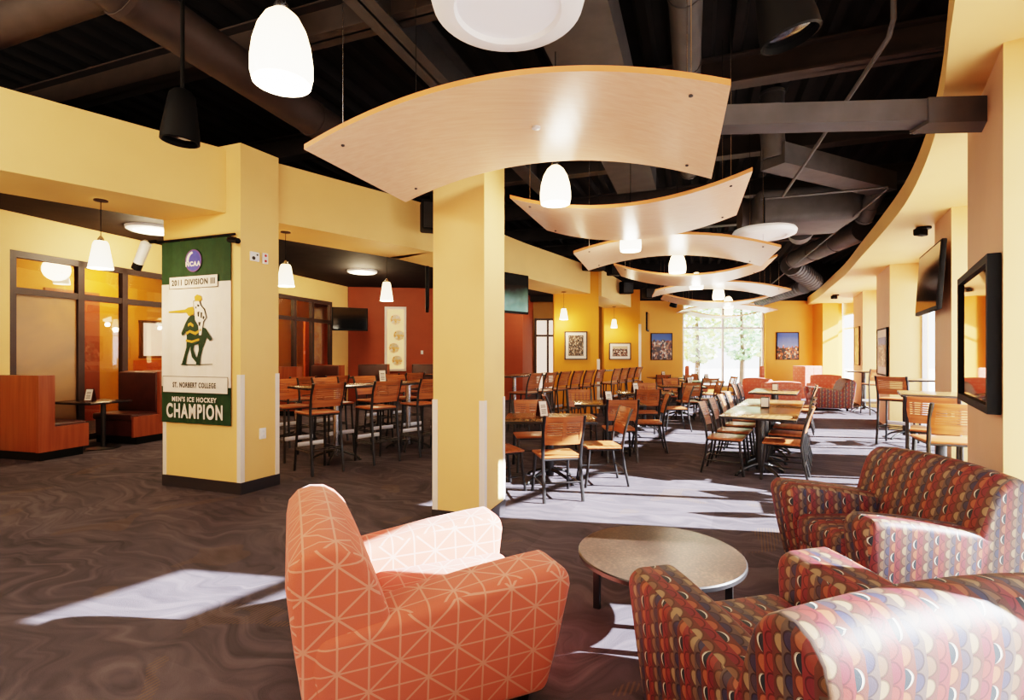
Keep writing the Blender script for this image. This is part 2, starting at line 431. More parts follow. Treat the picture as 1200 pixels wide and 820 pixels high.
# ceiling deck with ribs along the depth axis
RW = [(-1.3,-3.0), (.0,-.6), (3.03,2.75), (4.25,4.0), (5.85,5.95), (6.35,6.8), (8.1,10.0), (8.9,11.5), (10.5,14.3), (11.4,16.0), (12.15,18.85)]
def inside(x, y):
    if y > 18.85: return x < 4.2
    if y < -3: return x < -1.3
    for (x0, y0), (x1, y1) in zip(RW[:-1], RW[1:]):
        if y0 <= y <= y1: return x < x0+(x1-x0)*(y-y0)/(y1-y0)
    return False
ce = MB()
Rz = Matrix.Rotation(-math.radians(20), 4, 'Z')
ce.prism(RW+[(4.2,18.9), (4.2,24), (-14,24), (-14,-3)], 4.88, 4.96)
for i in range(-60, 50):
    x = i*.3; run = None; segs = []
    for k in range(0, 121):
        y = -5+k*.25; p = Rz @ Vector((x+.1,y,0))
        ok = inside(p.x, p.y) and -14 < p.x and -3 < p.y < 23
        if ok and run is None: run = y
        if (not ok or k == 120) and run is not None: segs.append((run, y-.25)); run = None
    for y0, y1 in segs:
        if y1-y0 < .3: continue
        ce.add([(x,y0,4.88),(x+.17,y0,4.88),(x+.13,y0,4.78),(x+.04,y0,4.78),(x,y1,4.88),(x+.17,y1,4.88),(x+.13,y1,4.78),(x+.04,y1,4.78)],
           [(3,2,6,7),(0,3,7,4),(2,1,5,6)], Rz)
struct(ce.build('ceiling', M['ceiling']), 'black ribbed metal deck ceiling', 'ceiling')

# lower black ceiling over the dining area on the left
BEAM = [(-9.0,-.6), (-4.25,4.25), (-2.74,5.93), (-1.19,7.65), (.24,10.2), (1.97,12.9), (2.35,13.45), (3.88,16.7)]
lc = MB(); lc.prism([(-9.0,.8)]+[(x-.5, y+.6) for x, y in BEAM[1:]]+[(3.6,18.6), (3.6,23), (-12,23), (-12,3)], 3.62, 3.7)
struct(lc.build('ceiling_left', M['ceiling']), 'low black ceiling over the dining area behind the yellow beam', 'ceiling')

# yellow bulkhead beams
def beam(i, j, label):
    mb = MB(); wallseg(mb, BEAM[i], BEAM[j], .85, 3.03, 3.72, 1)
    return struct(mb.build('beam', M['yellow']), label, 'beam')
beam(0, 1, 'wide pale yellow ceiling beam at far left, left of the bannered column')
BEAM_LINK = MB(); wallseg(BEAM_LINK, BEAM[1], (-3.0,5.65), .85, 3.03, 3.72, 1)
struct(BEAM_LINK.build('beam', M['yellow']), 'end of the far left yellow beam where it meets the bannered column', 'beam')
b2 = MB(); wallseg(b2, BEAM[2], BEAM[3], .85, 3.03, 3.72, 1)
struct(b2.build('beam', M['yellow']), 'pale yellow ceiling beam between the two nearest columns', 'beam')
beam(3, 4, 'yellow ceiling beam just behind the central column'); beam(4, 5, 'yellow ceiling beam ending at the first orange wall')
beam(6, 7, 'farthest yellow ceiling beam between the two orange walls')

# ------------------------------------------------------------------ columns
def column(name, poly, z1, label, mat, guards):
    mb = MB(); mb.prism(poly, 0, z1); o = struct(mb.build(name, mat), label, 'column')
    bb = MB(); cx = sum(p[0] for p in poly)/len(poly); cy = sum(p[1] for p in poly)/len(poly)
    bb.prism([(p[0]+(.012 if p[0] > cx else -.012), p[1]+(.012 if p[1] > cy else -.012)) for p in poly], 0, .125)
    bb.build('baseboard', M['baseboard'], o)
    for (p, a, b, z) in guards:        # an angle strip on a corner
        g = MB(); p = Vector((p[0], p[1], 0)); a = Vector((a[0], a[1], 0)); b = Vector((b[0], b[1], 0))
        da = (a-p).normalized(); db = (b-p).normalized()
        na = -(db); nb = -(da); t = .006; w = .045
        q = p+(na+nb)*t
        g.prism([tuple(q)[:2], tuple(p+da*w+na*t)[:2], tuple(p+da*w)[:2], tuple(p)[:2]], .125, z)
        g.prism([tuple(q)[:2], tuple(p)[:2], tuple(p+db*w)[:2], tuple(p+db*w+nb*t)[:2]], .125, z)
        g.build('corner_guard', M['guard'], o)
    return o
c1a, c1b, c1c = (-4.0,5.88), (-2.9,5.47), (-2.69,5.9)
c1d = (c1a[0]+c1c[0]-c1b[0], c1a[1]+c1c[1]-c1b[1])
column('column', [c1a, c1b, c1c, c1d], 3.76, 'wide yellow column carrying the championship banner', M['yellow'],
       [(c1b, c1a, c1c, 1.28), (c1a, c1d, c1b, 1.28), (c1c, c1b, c1d, 1.28)])
c2a, c2b, c2c = (-.70,4.55), (-.238,4.39), (-.073,4.86)
c2d = (c2a[0]+c2c[0]-c2b[0], c2a[1]+c2c[1]-c2b[1])
column('column', [c2a, c2b, c2c, c2d], 3.6, 'square yellow column standing alone behind the coral armchair', M['yellow'],
       [(c2b, c2a, c2c, 1.1), (c2a, c2d, c2b, 1.1), (c2c, c2b, c2d, 1.1)])

# wing walls with pictures, end wall
def wall(name, a, b, t, z0, z1, mat, label, side=1):
    mb = MB(); wallseg(mb, a, b, t, z0, z1, side); return struct(mb.build(name, mat), label, 'wall')
w = wall('wall_wing_1', (1.07,13.0), (2.2,13.0), .35, 0, 3.65, M['yellow_deep'], 'first deep yellow wall panel with a framed photograph')
g = MB(); g.box((2.19,12.98,.75), (.07,.04,1.25)); g.build('corner_guard', M['guard'], w)
w = wall('wall_wing_2', (3.05,17.0), (4.25,17.0), .35, 0, 3.65, M['yellow_deep'], 'second deep yellow wall panel with a framed photograph')
g = MB(); g.box((4.24,16.98,1.3), (.08,.04,2.4)); g.build('corner_guard', M['guard'], w)
EY = 18.6
ew = MB()
ew.box((5.2,EY+.15,1.72), (2.0,.3,3.44)); ew.box((10.6,EY+.15,1.72), (2.8,.3,3.44)); ew.box((7.7,EY+.15,3.4), (3.1,.3,.08)); ew.box((7.7,EY+.15,.15), (3.1,.3,.3))
struct(ew.build('wall_back', M['yellow_end']), 'deep yellow end wall around the big window', 'wall')
bk_ = MB(); bk_.box((7,EY+.15,4.17), (14,.34,1.46)); struct(bk_.build('ceiling_back', M['ceiling']), 'black band of ceiling above the end wall', 'ceiling')
pl = MB(); pl.box((11.2,18.3,1.65), (.55,.6,3.3)); struct(pl.build('trim_1', M['yellow_end']), 'yellow corner pilaster at the end wall', 'trim')

# big end window: white frame, transom, panes
def window_frame(name, a, b, z0, z1, cols, tz, mat, gmat, label, bar=.06, dep=.08, panemats=None):
    d, l = nrm(a, b); ang = math.atan2(d[1], d[0]); Mx = Matrix.Translation((a[0], a[1], 0)) @ Matrix.Rotation(ang, 4, 'Z')
    f = MB()
    for x in cols: f.box((x, 0, (z0+z1)/2), (bar, dep, z1-z0))
    f.box((l/2, 0, z0+bar/2), (l, dep, bar)); f.box((l/2, 0, z1-bar/2), (l, dep, bar))
    for t in tz: f.box((l/2, 0, t), (l, dep*.9, bar))
    o = f.build(name, mat); o.matrix_world = Mx; struct(o, label, 'window')
    zs = [z0]+list(tz)+[z1]
    for i in range(len(cols)-1):
        for j in range(len(zs)-1):
            p = MB(); p.box(((cols[i]+cols[i+1])/2, 0, (zs[j]+zs[j+1])/2), (cols[i+1]-cols[i]-bar*.5, .012, zs[j+1]-zs[j]-bar*.5))
            p.build('pane', gmat if not panemats else panemats.get((i, j), gmat), o)
    return o
window_frame('window_1', (6.2,EY+.12), (9.2,EY+.12), .3, 3.36, [.04,1.5,2.96], [2.46], M['frame_white'], M['glass'], 'large bright end window with trees outside', .07)

# ------------------------------------------------------------------ right side: piers, windows, soffit
def pier(a, b, dep, z1, label):
    d, l = nrm(a, b); n = (d[1], -d[0])
    mb = MB(); poly = [a, b, P2(b, n, dep), P2(a, n, dep)]
    mb.prism(poly, 0, z1)
    # inner face tan, its shade put into the colour; returns yellow
    for k, f in enumerate(mb.f):
        c = sum((mb.v[i] for i in f), Vector())/len(f)
        mid = Vector(((a[0]+b[0])/2, (a[1]+b[1])/2, z1/2))
        mb.m[k] = 1 if (c-mid).length < .05 else 0
    return struct(mb.build('wall_right', [M['yellow'], M['tan']]), label, 'wall')
pier(A1, B1, .45, 3.3, 'near right wall pier carrying the black framed mirror')
pier(A2, B2, .62, 3.3, 'right wall pier carrying the television')
pier(A3, B3, .62, 3.3, 'right wall pier carrying a black framed picture')
pier(A4, B4, .62, 3.3, 'farthest right wall pier with a small picture')
# spandrel above the windows, up to the deck, and the near wall behind the armchairs
def off(a, b, p, t):
    d, l = nrm(a, b); return (p[0]+d[1]*t, p[1]-d[0]*t)
GL = [P2(W0, n1, .3), P2(A1, n1, .3), off(B1, A2, B1, .5), off(B1, A2, A2, .55), off(B2, A3, B2, .55), off(B2, A3, A3, .55), off(B3, A4, B3, .55), off(B3, A4, A4, .55), (11.45,16.1), (12.2,18.9)]
sp = MB()
for a, b in zip(GL[:-1], GL[1:]): wallseg(sp, a, b, .25, 2.95, 4.95, -1)
struct(sp.build('wall_right_upper', M['yellow']), 'yellow wall band above the right windows', 'wall')
S = lambda s, o=.3: P2(P2(A1, d1, -s), n1, o)
nw = MB(); wallseg(nw, S(6.5), S(2.75), .3, 0, 2.95, -1); struct(nw.build('wall_near', M['yellow']), 'yellow wall beside the nearest windows', 'wall')
mu = MB(); mu.box((*S(1.39, .38), 1.475), (.75,.16,2.95), rz=math.atan2(d1[1], d1[0])); struct(mu.build('trim_2', M['frame_white']), 'thick white window post beside the armchairs', 'trim')  # window post out of view, widened to keep sun off the coral armchair
window_frame('window_2', S(1.02, .4), S(.02, .4), .05, 2.93, [.03,.97], [2.4], M['frame_white'], M['glass'], 'window bay beside the far patterned armchair', .06)
window_frame('window_3', S(2.75, .4), S(1.76, .4), .05, 2.93, [.03,.96], [2.4], M['frame_white'], M['glass'], 'window bay beside the nearest patterned armchair', .06)
def bay(k, a, b, label):
    d, l = nrm(a, b); n = max(2, round(l/1.3)); cols = [.03+i*(l-.06)/n for i in range(n+1)]
    window_frame('window_%d' % k, a, b, .05, 2.95, cols, [2.42], M['frame_white'], M['glass'], label, .06)
bay(4, P2(GL[2], d1, .02), GL[3], 'right window bay behind the nearest bar table')
bay(5, GL[4], GL[5], 'right window bay between the television pier and the picture pier')
bay(6, GL[6], GL[7], 'right window bay beyond the picture pier')
bay(7, GL[8], GL[9], 'farthest right window bay by the end wall')
bk = MB(); q = off(B2, A3, P2(B2, nrm(B2, A3)[0], .42), .78); bk.box((q[0], q[1], 1.7), (.4,.4,3.4), rz=math.atan2(.88,.48)); struct(bk.build('trim_3', M['brick']), 'pale brick pillar outside the right window', 'pillar')

EDGE = [(1.0,.9), (2.25,2.6), (3.12,3.72), (3.88,4.8), (4.73,6.17), (5.6,7.8), (6.42,9.4), (7.5,11.5), (8.44,13.5), (9.6,16.0), (10.72,18.6)]
def smooth_poly(pts, k=4):
    out = []
    for i in range(len(pts)-1):
        p0 = pts[max(0, i-1)]; p1 = pts[i]; p2 = pts[i+1]; p3 = pts[min(len(pts)-1, i+2)]
        for j in range(k):
            t = j/k
            out.append(tuple(.5*((2*p1[a])+(-p0[a]+p2[a])*t+(2*p0[a]-5*p1[a]+4*p2[a]-p3[a])*t*t+(-p0[a]+3*p1[a]-3*p2[a]+p3[a])*t**3) for a in (0,1)))
    return out+[pts[-1]]
E = smooth_poly(EDGE)
so = MB()
O = []
for (x, y) in E:
    d = 0
    while inside(x+d*.86, y-d*.5) and d < 4: d += .02
    O.append((x+(d+.02)*.86, y-(d+.02)*.5))
for i in range(len(E)-1):
    so.add([(*E[i],3.3),(*E[i+1],3.3),(*O[i+1],3.3),(*O[i],3.3)], [(0,1,2,3)])
    so.add([(*E[i],3.3),(*E[i+1],3.3),(*E[i+1],3.56),(*E[i],3.56)], [(3,2,1,0)])
    so.add([(*E[i],3.56),(*E[i+1],3.56),(*O[i+1],3.56),(*O[i],3.56)], [(3,2,1,0)])
struct(so.build('ceiling_soffit', M['yellow'], smooth=False), 'pale yellow curved soffit along the right windows', 'ceiling')

# ------------------------------------------------------------------ left and back walls of the dining area
Wd = Vector((.26,.9655,0)); WA = (-7.5,7.4)
def WL(t, o=0): return (WA[0]+Wd.x*t-Wd.y*o, WA[1]+Wd.y*t+Wd.x*o)     # o>0: further left
lw = MB()
wallseg(lw, WL(-6), WL(.2), .15, 0, 3.65, 1); wallseg(lw, WL(.2), WL(9.0), .15, 3.06, 3.65, 1); wallseg(lw, WL(8.2), WL(9.0), .15, 0, 3.06, 1)
struct(lw.build('wall_left', M['yellow']), 'yellow left wall around the interior glazing', 'wall')
cols = [.04,1.0,1.74,2.7,3.7,4.7,5.65,6.35,7.1,7.95]
window_frame('window_8', WL(.2, .06), WL(8.2, .06), .05, 3.06, cols, [2.46], M['frame_dark'], M['glass_in'], 'dark framed interior glazing behind the booths', .1, .1, {(0,0): M['frosted']})
bw = MB(); wallseg(bw, (-5.15,16.1), (-4.0,16.25), .2, 0, 3.65, 1); wallseg(bw, (-3.4,16.33), (.35,16.9), .2, 0, 3.65, 1)
wallseg(bw, (-4.0,16.25), (-3.4,16.33), .2, 0, 1.0, 1); wallseg(bw, (-4.0,16.25), (-3.4,16.33), .2, 2.95, 3.65, 1)
wallseg(bw, (.35,16.9), (.8,19.4), .2, 0, 3.65, 1)
struct(bw.build('wall_back_left', M['terracotta']), 'terracotta back wall of the dining area', 'wall')
ow = MB(); wallseg(ow, (.8,19.4), (3.7,19.4), .2, 0, 3.65, 1); struct(ow.build('wall_back_olive', M['olive']), 'olive brown wall behind the first orange wall panel', 'wall')
window_frame('window_9', (.85,19.33), (1.75,19.33), .05, 2.85, [.04,.5,.86], [2.2], M['frame_dark'], M['bright'], 'dark framed bright doorway glazing at the back', .08, .06)
# room beyond the interior glazing
rb = MB(); wallseg(rb, WL(-1, 3.2), WL(3.6, 3.2), .1, 0, 3.6, 1); wallseg(rb, WL(3.6, 3.2), WL(12, 3.6), .1, 0, 3.6, 1); wallseg(rb, WL(-1, 3.2), WL(-1, .2), .1, 0, 3.6, 1)
struct(rb.build('wall_beyond_glazing', M['yellow_deep']), 'deep yellow wall of the room beyond the interior glazing', 'wall')
for (t, dz, l, z0, z1, mt, lb) in ((2.6,3.1,1.1,0,2.9,'terracotta','terracotta wall strip'), (4.5,3.05,1.9,0,1.35,'orange_wall','orange low wall panel'), (9.5,2.0,1.6,0,2.6,'orange_wall','orange wall panel')):
    q = MB(); wallseg(q, WL(t, dz), WL(t+l, dz), .06, z0, z1, -1); struct(q.build('trim_4', M[mt]), lb+' in the room beyond the glazing', 'trim')
window_frame('window_10', WL(4.7, 3.1), WL(6.2, 3.1), 1.4, 2.35, [.04,.75,1.46], [], M['frame_dark'], M['bright'], 'bright window of the room beyond the glazing', .06)

wr = MB(); wallseg(wr, (-14,-4), P2(W0, n1, .35), .2, 0, 4.95, -1); wallseg(wr, (-14,24), (-14,-4), .2, 0, 4.95, -1); wallseg(wr, (3.7,23.8), (-14,23.8), .2, 0, 4.95, -1); wallseg(wr, (4.3,18.75), (3.75,23.8), .2, 0, 4.95, -1)
struct(wr.build('wall_rear', M['yellow']), 'yellow walls closing the room behind the viewpoint', 'wall')
# lit display board in the terracotta wall
dp = thing('display_board', 'tall cream framed lit display board on the terracotta wall', 'display', (-3.7,16.27,0), math.atan2(.08,.6))
q = MB()
for x in (-.3,.3): q.box((x,0,1.98), (.07,.1,1.96))
q.box((0,0,2.97), (.67,.1,.07)); q.box((0,0,1.0), (.67,.1,.07)); q.build('frame', M['guard'], dp)
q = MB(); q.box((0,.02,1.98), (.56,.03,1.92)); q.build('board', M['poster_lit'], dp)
for z, h, r in ((2.6,.28,.0), (2.1,.3,.1), (1.7,.25,-.05), (1.3,.25,.05)):
    q = MB(); q.lathe([(0.001,0),(.16,0),(.16,.01),(0.001,.01)], 20, Matrix.Translation((r,.0,z)) @ Matrix.Rotation(PI/2, 4, 'X')); q.build('print', M['poster'], dp)

# ------------------------------------------------------------------ prototypes: chairs, stools, tables
def curved_slab(mb, x0, x1, z0, z1, yf, t=.014, n=6):
    rows = []
    for k in range(n+1):
        x = x0+(x1-x0)*k/n; rows.append([(x, yf(x, z0), z0), (x, yf(x, z0)+t, z0), (x, yf(x, z1)+t, z1), (x, yf(x, z1), z1)])
    mb.loft(rows, True)
def make_chair(name, label, cat, seat, top, bar):
    t = thing(name, label, cat)
    lean = (top-seat)
    def post(z):          # y of the back post at height z
        k = max(0, (z-seat)/lean); return -.205-.03*k-.075*k*k
    sh = MB(); sh.box((0,.0,seat-.012), (.43,.42,.026)); sh.bevel(.011, 3)
    sh.build('seat', M['chair_wood'], t)
    for sx in (-1,1):
        q = MB(); pts = [(sx*.205, -.275, 0), (sx*.2, -.225, seat*.5), (sx*.2, -.2, seat-.03)]
        pts += [(sx*(.2+.012*k/5), post(seat+lean*k/5), seat+lean*k/5) for k in range(1,6)]
        q.tube(pts, .019, 8, flat=.8); q.build('leg', M['black_metal'], t)
        q = MB(); q.tube([(sx*.205, .225, 0), (sx*.19, .19, seat*.6), (sx*.185, .175, seat-.025)], .0165, 8); q.build('leg', M['black_metal'], t)
    z_ = seat-.035; q = MB(); q.tube([(-.19,-.2,z_), (.19,-.2,z_), (.185,.175,z_), (-.185,.175,z_), (-.19,-.2,z_), (-.1,-.2,z_)], .011, 6); q.build('seat_frame', M['black_metal'], t)
    for sx in (-1,1):
        q = MB(); q.tube([(sx*.202,-.245,seat*.36), (sx*.198,.21,seat*.36)], .009, 6); q.build('stretcher', M['black_metal'], t)
    q = MB(); q.tube([(-.2,-.235,seat*.42), (.2,-.235,seat*.42)], .009, 6); q.build('stretcher', M['black_metal'], t)
    bk = MB(); z0, z1 = top-.3, top-.005
    yf = lambda x, z: post(z)-.004-.03*(1-(x/.21)**2)
    gap = .007
    curved_slab(bk, -.2, .2, z0, z0+.1, yf)
    z = z0+.1+gap
    for k in range(5):
        curved_slab(bk, -.2, .2, z, z+.018, yf); z += .018+gap
    curved_slab(bk, -.205, .205, z, z1, yf)
    for sx in (-1,1): curved_slab(bk, sx*.205-.03 if sx > 0 else -.205, .205 if sx > 0 else -.175, z0+.02, z1-.02, yf, .012, 2)
    curved_slab(bk, -.02, .02, z0+.02, z1-.02, yf, .012, 2) if not bar else None
    bk.build('backrest', M['chair_wood'], t)
    if bar:
        q = MB(); q.box((0,.215,.33), (.40,.03,.055)); q.bevel(.008, 2); q.build('footrest', M['plate'], t)
        q = MB(); q.tube([(-.2,.21,.3), (-.2,-.24,.3), (.2,-.24,.3), (.2,.21,.3)], .009, 6); q.build('foot_ring', M['black_metal'], t)
    return t
CHAIR = make_chair('dining_chair', 'chair', 'chair', .455, .88, False)
STOOL = make_chair('bar_stool', 'stool', 'bar stool', .77, 1.14, True)

def make_table(name, label, cat, w, d, h, feet=.36, r=.05, pm='black_metal'):
    t = thing(name, label, cat)
    q = MB(); q.box((0,0,h-.016), (w,d,.032)); q.bevel(.006, 2)
    for k, f in enumerate(q.f):
        zz = [q.v[i].z for i in f]; q.m[k] = 0 if min(zz) > h-.004 else 1
    q.build('tabletop', [M['table_top'], M['black_metal']], t)
    posts = [(0,0)] if max(w, d) < 1.3 else [(0,-d/2+.42), (0,d/2-.42)]
    for (px, py) in posts:
        q = MB(); q.lathe([(r,.06),(r,h-.05)], 20, Matrix.Translation((px,py,0))); q.lathe([(.12,h-.05),(.12,h-.034)], 16, Matrix.Translation((px,py,0)))
        q.build('post', M[pm], t)
        for k in range(4):
            a = PI/4+k*PI/2; c, s = math.cos(a), math.sin(a)
            q = MB(); q.tube([(px+c*.03,py+s*.03,.13),(px+c*feet*.35,py+s*feet*.35,.115),(px+c*feet*.75,py+s*feet*.75,.07),(px+c*feet,py+s*feet,.022)], [.024,.022,.018,.015], 8)
            q.lathe([(.024,0),(.024,.014),(.012,.024)], 10, Matrix.Translation((px+c*feet,py+s*feet,0)))
            q.build('foot', M['black_metal'], t)
    return t
TABLE = make_table('dining_table', 'table', 'table', 1.05, .82, .75)
LONG = make_table('dining_table', 'table', 'table', .84, 1.4, .75, .34)
HIGH = make_table('bar_table', 'table', 'bar table', 1.12, .62, 1.06, .34, .042, 'chrome')
HSQ = make_table('bar_table', 'table', 'bar table', .76, .76, 1.06, .34)

def make_card():
    t = thing('table_menu', 'menu', 'menu stand')
    for s in (-1,1):
        q = MB(); q.box((0,s*.036,.1), (.11,.006,.205), rx=s*.33); q.build('board', M['vinyl'], t)
        q = MB(); q.box((0,s*.0405,.102), (.092,.004,.18), rx=s*.33)
        q.mi = 1
        for z in (.05,.07,.09,.12,.14): q.box((0,s*(.0435+(.1-z)*.33),z), (.06,.002,.008), rx=s*.33)
        q.build('sheet', [M['paper'], M['ink']], t)
    return t
CARD = make_card()
def make_holder():
    t = thing('napkin_holder', 'holder', 'napkin holder')
    q = MB(); q.box((0,0,.075), (.11,.1,.15)); q.bevel(.008, 2); q.build('case', M['black_metal'], t)
    for s in (-1,1):
        q = MB(); q.box((0,s*.051,.08), (.09,.004,.12)); q.build('face', M['paper'], t)
    return t
HOLD = make_holder()

# ------------------------------------------------------------------ seating: central long tables
Ld = Vector((.52,.854,0)); Ls = Vector((.854,-.52,0))     # along / across the long central tables
rl = face(Ld.x, Ld.y)
def at(o, a, s, d=Ld, e=Ls): return (o[0]+d.x*a+e.x*s, o[1]+d.y*a+e.y*s, 0)
T6 = (2.885,6.05)
place(LONG, at(T6, .7, 0), rl, 'long wooden table in the central aisle, nearest half, in front of the patterned armchairs', 'long central tables')
place(LONG, at(T6, 2.11, 0), rl, 'long wooden table pushed up behind the nearest central table', 'long central tables')
lab = ['first', 'second', 'third', 'fourth']
for i, a in enumerate((.36,1.02,1.72,2.42)):
    place(CHAIR, at(T6, a, -.38), face(Ls.x, Ls.y), lab[i]+' dining chair from the front on the left side of the central aisle table', 'dining chairs along the central tables')
for i, a in enumerate((.34,1.1,1.85)):
    place(CHAIR, at(T6, a, .26), face(-Ls.x, -Ls.y), lab[i]+' dining chair from the front on the right side of the central aisle table', 'dining chairs along the central tables')
h = at(T6, 1.3, -.02); place(HOLD, (h[0], h[1], .75), rl, 'napkin holder on the nearest central aisle table')
T7 = (5.0,9.85)
place(LONG, at(T7, .7, 0), rl, 'long wooden table farther down the central aisle, in front of the coral armchair', 'long central tables')
for i, a in enumerate((.35,1.0)):
    place(CHAIR, at(T7, a, -.42), face(Ls.x, Ls.y), lab[i]+' dark dining chair on the left side of the farther aisle table', 'dining chairs along the central tables')
place(CHAIR, at(T7, .2, .42), face(-Ls.x, -Ls.y), 'dining chair at the near right corner of the farther aisle table', 'dining chairs along the central tables')
place(CHAIR, at(T7, 1.0, .42), face(-Ls.x, -Ls.y), 'dining chair on the far right side of the farther aisle table', 'dining chairs along the central tables')
h = at(T7, .75, 0); place(HOLD, (h[0], h[1], .75), rl, 'napkin holder on the farther aisle table')
for i, (x, y) in enumerate(((4.35,8.05), (4.75,8.75))): pass

# tables behind the central column
rt = face(v20.x*.6, 1)
place(TABLE, (.45,6.12,0), -.05, 'square wooden dining table just right of the central column', 'dining tables left of the aisle')
place(CHAIR, (.47,5.45,0), face(-.2,.97), 'sunlit dining chair with its back to the camera, nearest to the central column')
place(CHAIR, (1.03,5.98,0), face(-.98,-.1), 'dining chair at the right end of the table by the central column')
place(CHAIR, (-.14,5.72,0), face(.9,.4), 'dining chair half hidden behind the central column')
place(CHAIR, (.25,6.72,0), face(.1,-1), 'dining chair on the far side of the table by the central column')
place(CARD, (.36,6.14,.75), .35, 'tent menu on the table beside the central column')
place(TABLE, (1.5,8.0,0), -.1, 'wooden dining table in the second row right of the central column', 'dining tables left of the aisle')
place(CHAIR, (1.53,7.33,0), face(.02,1), 'dining chair with its back to the camera at the second row table')
place(CHAIR, (2.12,8.0,0), face(-.95,.15), 'dining chair at the right end of the second row table')
place(CHAIR, (1.2,8.75,0), face(.05,-1), 'sunlit dining chair on the far side of the second row table')
place(CHAIR, (.8,7.85,0), face(1,.05), 'dining chair at the left end of the second row table')
place(CARD, (1.45,7.75,.75), .25, 'tent menu on the second row table')
place(TABLE, (2.6,10.1,0), -.15, 'wooden dining table in the third row', 'dining tables left of the aisle')
place(CHAIR, (2.45,9.4,0), face(.1,1), 'dining chair with its back to the camera at the third row table')
place(CHAIR, (3.2,10.1,0), face(-1,0), 'dining chair at the right end of the third row table')
place(CHAIR, (2.9,10.85,0), face(-.1,-1), 'sunlit dining chair on the far side of the third row table')
place(CARD, (2.4,10.0,.75), .2, 'tent menu on the third row table')
place(TABLE, (4.0,12.2,0), -.1, 'sunlit wooden dining table in the fourth row', 'dining tables left of the aisle')
place(CHAIR, (3.95,11.5,0), face(.05,1), 'dining chair with its back to the camera at the fourth row table')
place(CHAIR, (4.62,12.1,0), face(-1,.05), 'dining chair at the right end of the fourth row table')
place(CHAIR, (3.35,12.2,0), face(1,0), 'dining chair at the left end of the fourth row table')
place(CHAIR, (4.1,12.95,0), face(0,-1), 'dining chair on the far side of the fourth row table')
place(CARD, (4.25,12.3,.75), .2, 'tent menu on the fourth row table')
place(TABLE, (5.3,14.4,0), 0, 'wooden dining table in the fifth row, in front of the end window', 'dining tables left of the aisle')
for x, y, dx, dy, l in ((5.2,13.7,0,1,'with its back to the camera'), (5.95,14.4,-1,0,'at the right end'), (4.65,14.4,1,0,'at the left end'), (5.4,15.15,0,-1,'on the far side')):
    place(CHAIR, (x,y,0), face(dx,dy), 'dining chair '+l+' of the fifth row table by the end window' if 'end' in l or 'side' in l else 'dining chair with its back to the camera at the fifth row table')
place(CARD, (5.5,14.5,.75), .1, 'tent menu on the fifth row table')
place(TABLE, (5.0,16.6,0), 0, 'dark wooden table against the end wall below the team picture', 'dining tables left of the aisle')
place(CARD, (4.9,16.6,.75), .1, 'small tent menu on the table below the team picture')
place(CHAIR, (5.55,16.45,0), face(-1,0), 'dining chair at the right end of the table below the team picture')
place(CHAIR, (4.6,15.85,0), face(0,1), 'dining chair in front of the table below the team picture')

# bar-height tables and stools behind the beam
Bd = Vector((.68,.733,0)); Bn = Vector((-.733,.68,0)); S0 = (-2.5,6.6)
def bp(s, o): return (S0[0]+Bd.x*s+Bn.x*o, S0[1]+Bd.y*s+Bn.y*o, 0)
rb_ = math.atan2(Bd.y, Bd.x)
place(HIGH, bp(.5, .47), rb_, 'bar table right of the bannered column', 'bar tables behind the beam')
place(HIGH, bp(1.74, .47), rb_, 'bar table seen just left of the central column', 'bar tables behind the beam')
place(HIGH, bp(3.0, .47), rb_, 'bar table hidden mostly by the central column', 'bar tables behind the beam')
for s, l in ((0,'nearest bar stool right of the bannered column, back to the camera'), (.86,'second bar stool right of the bannered column, back to the camera'), (1.62,'third bar stool right of the bannered column, back to the camera'), (2.2,'bar stool beside the left edge of the central column, back to the camera')):
    place(STOOL, bp(s, 0), face(Bn.x, Bn.y), l, 'bar stools behind the beam')
for s, l in ((.1,'bar stool on the far side of the first bar table, left seat'), (.75,'bar stool on the far side of the first bar table, right seat'), (1.45,'bar stool on the far side of the second bar table, left seat'), (2.05,'bar stool on the far side of the second bar table, right seat')):
    place(STOOL, bp(s, .98), face(-Bn.x, -Bn.y), l, 'bar stools behind the beam')
q = bp(1.35, .62); place(CARD, (q[0], q[1], 1.06), .5, 'tent menu on the bar table left of the central column')
# a second row deeper in
for k, (s, o) in enumerate(((.9,2.6), (2.6,2.7), (4.3,2.6))):
    lb = ('left', 'middle', 'right')[k]
    place(HIGH, bp(s, o), rb_, lb+' bar table in the deeper row near the booths', 'bar tables behind the beam')
    place(STOOL, bp(s-.25, o-.48), face(Bn.x, Bn.y), 'bar stool in front of the '+lb+' deeper bar table, left seat', 'bar stools behind the beam')
    place(STOOL, bp(s+.35, o-.48), face(Bn.x, Bn.y), 'bar stool in front of the '+lb+' deeper bar table, right seat', 'bar stools behind the beam')

# row of bar stools along the first and second orange walls
fo = face(-.82,.57)
place(HIGH, (.05,10.85,0), math.atan2(.82,.57), 'bar table left of the bar stool row before the first orange wall, near one', 'bar tables by the orange walls')
place(HIGH, (.75,11.9,0), math.atan2(.82,.57), 'bar table left of the bar stool row before the first orange wall, far one', 'bar tables by the orange walls')
wl = ['nearest', 'second', 'third', 'fourth', 'fifth', 'farthest']
for i in range(6):
    place(STOOL, (.22+i*.335, 10.0+.49*i, 0), fo, wl[i]+' bar stool in the row leading to the first orange wall', 'bar stools by the orange walls')
place(HIGH, (2.35,14.3,0), math.atan2(.87,.5), 'bar table left of the bar stool row before the second orange wall', 'bar tables by the orange walls')
for i in range(4):
    place(STOOL, (2.47+i*.32,13.3+.54*i,0), fo, ('nearest','second','third','farthest')[i]+' bar stool in the row leading to the second orange wall', 'bar stools by the orange walls')

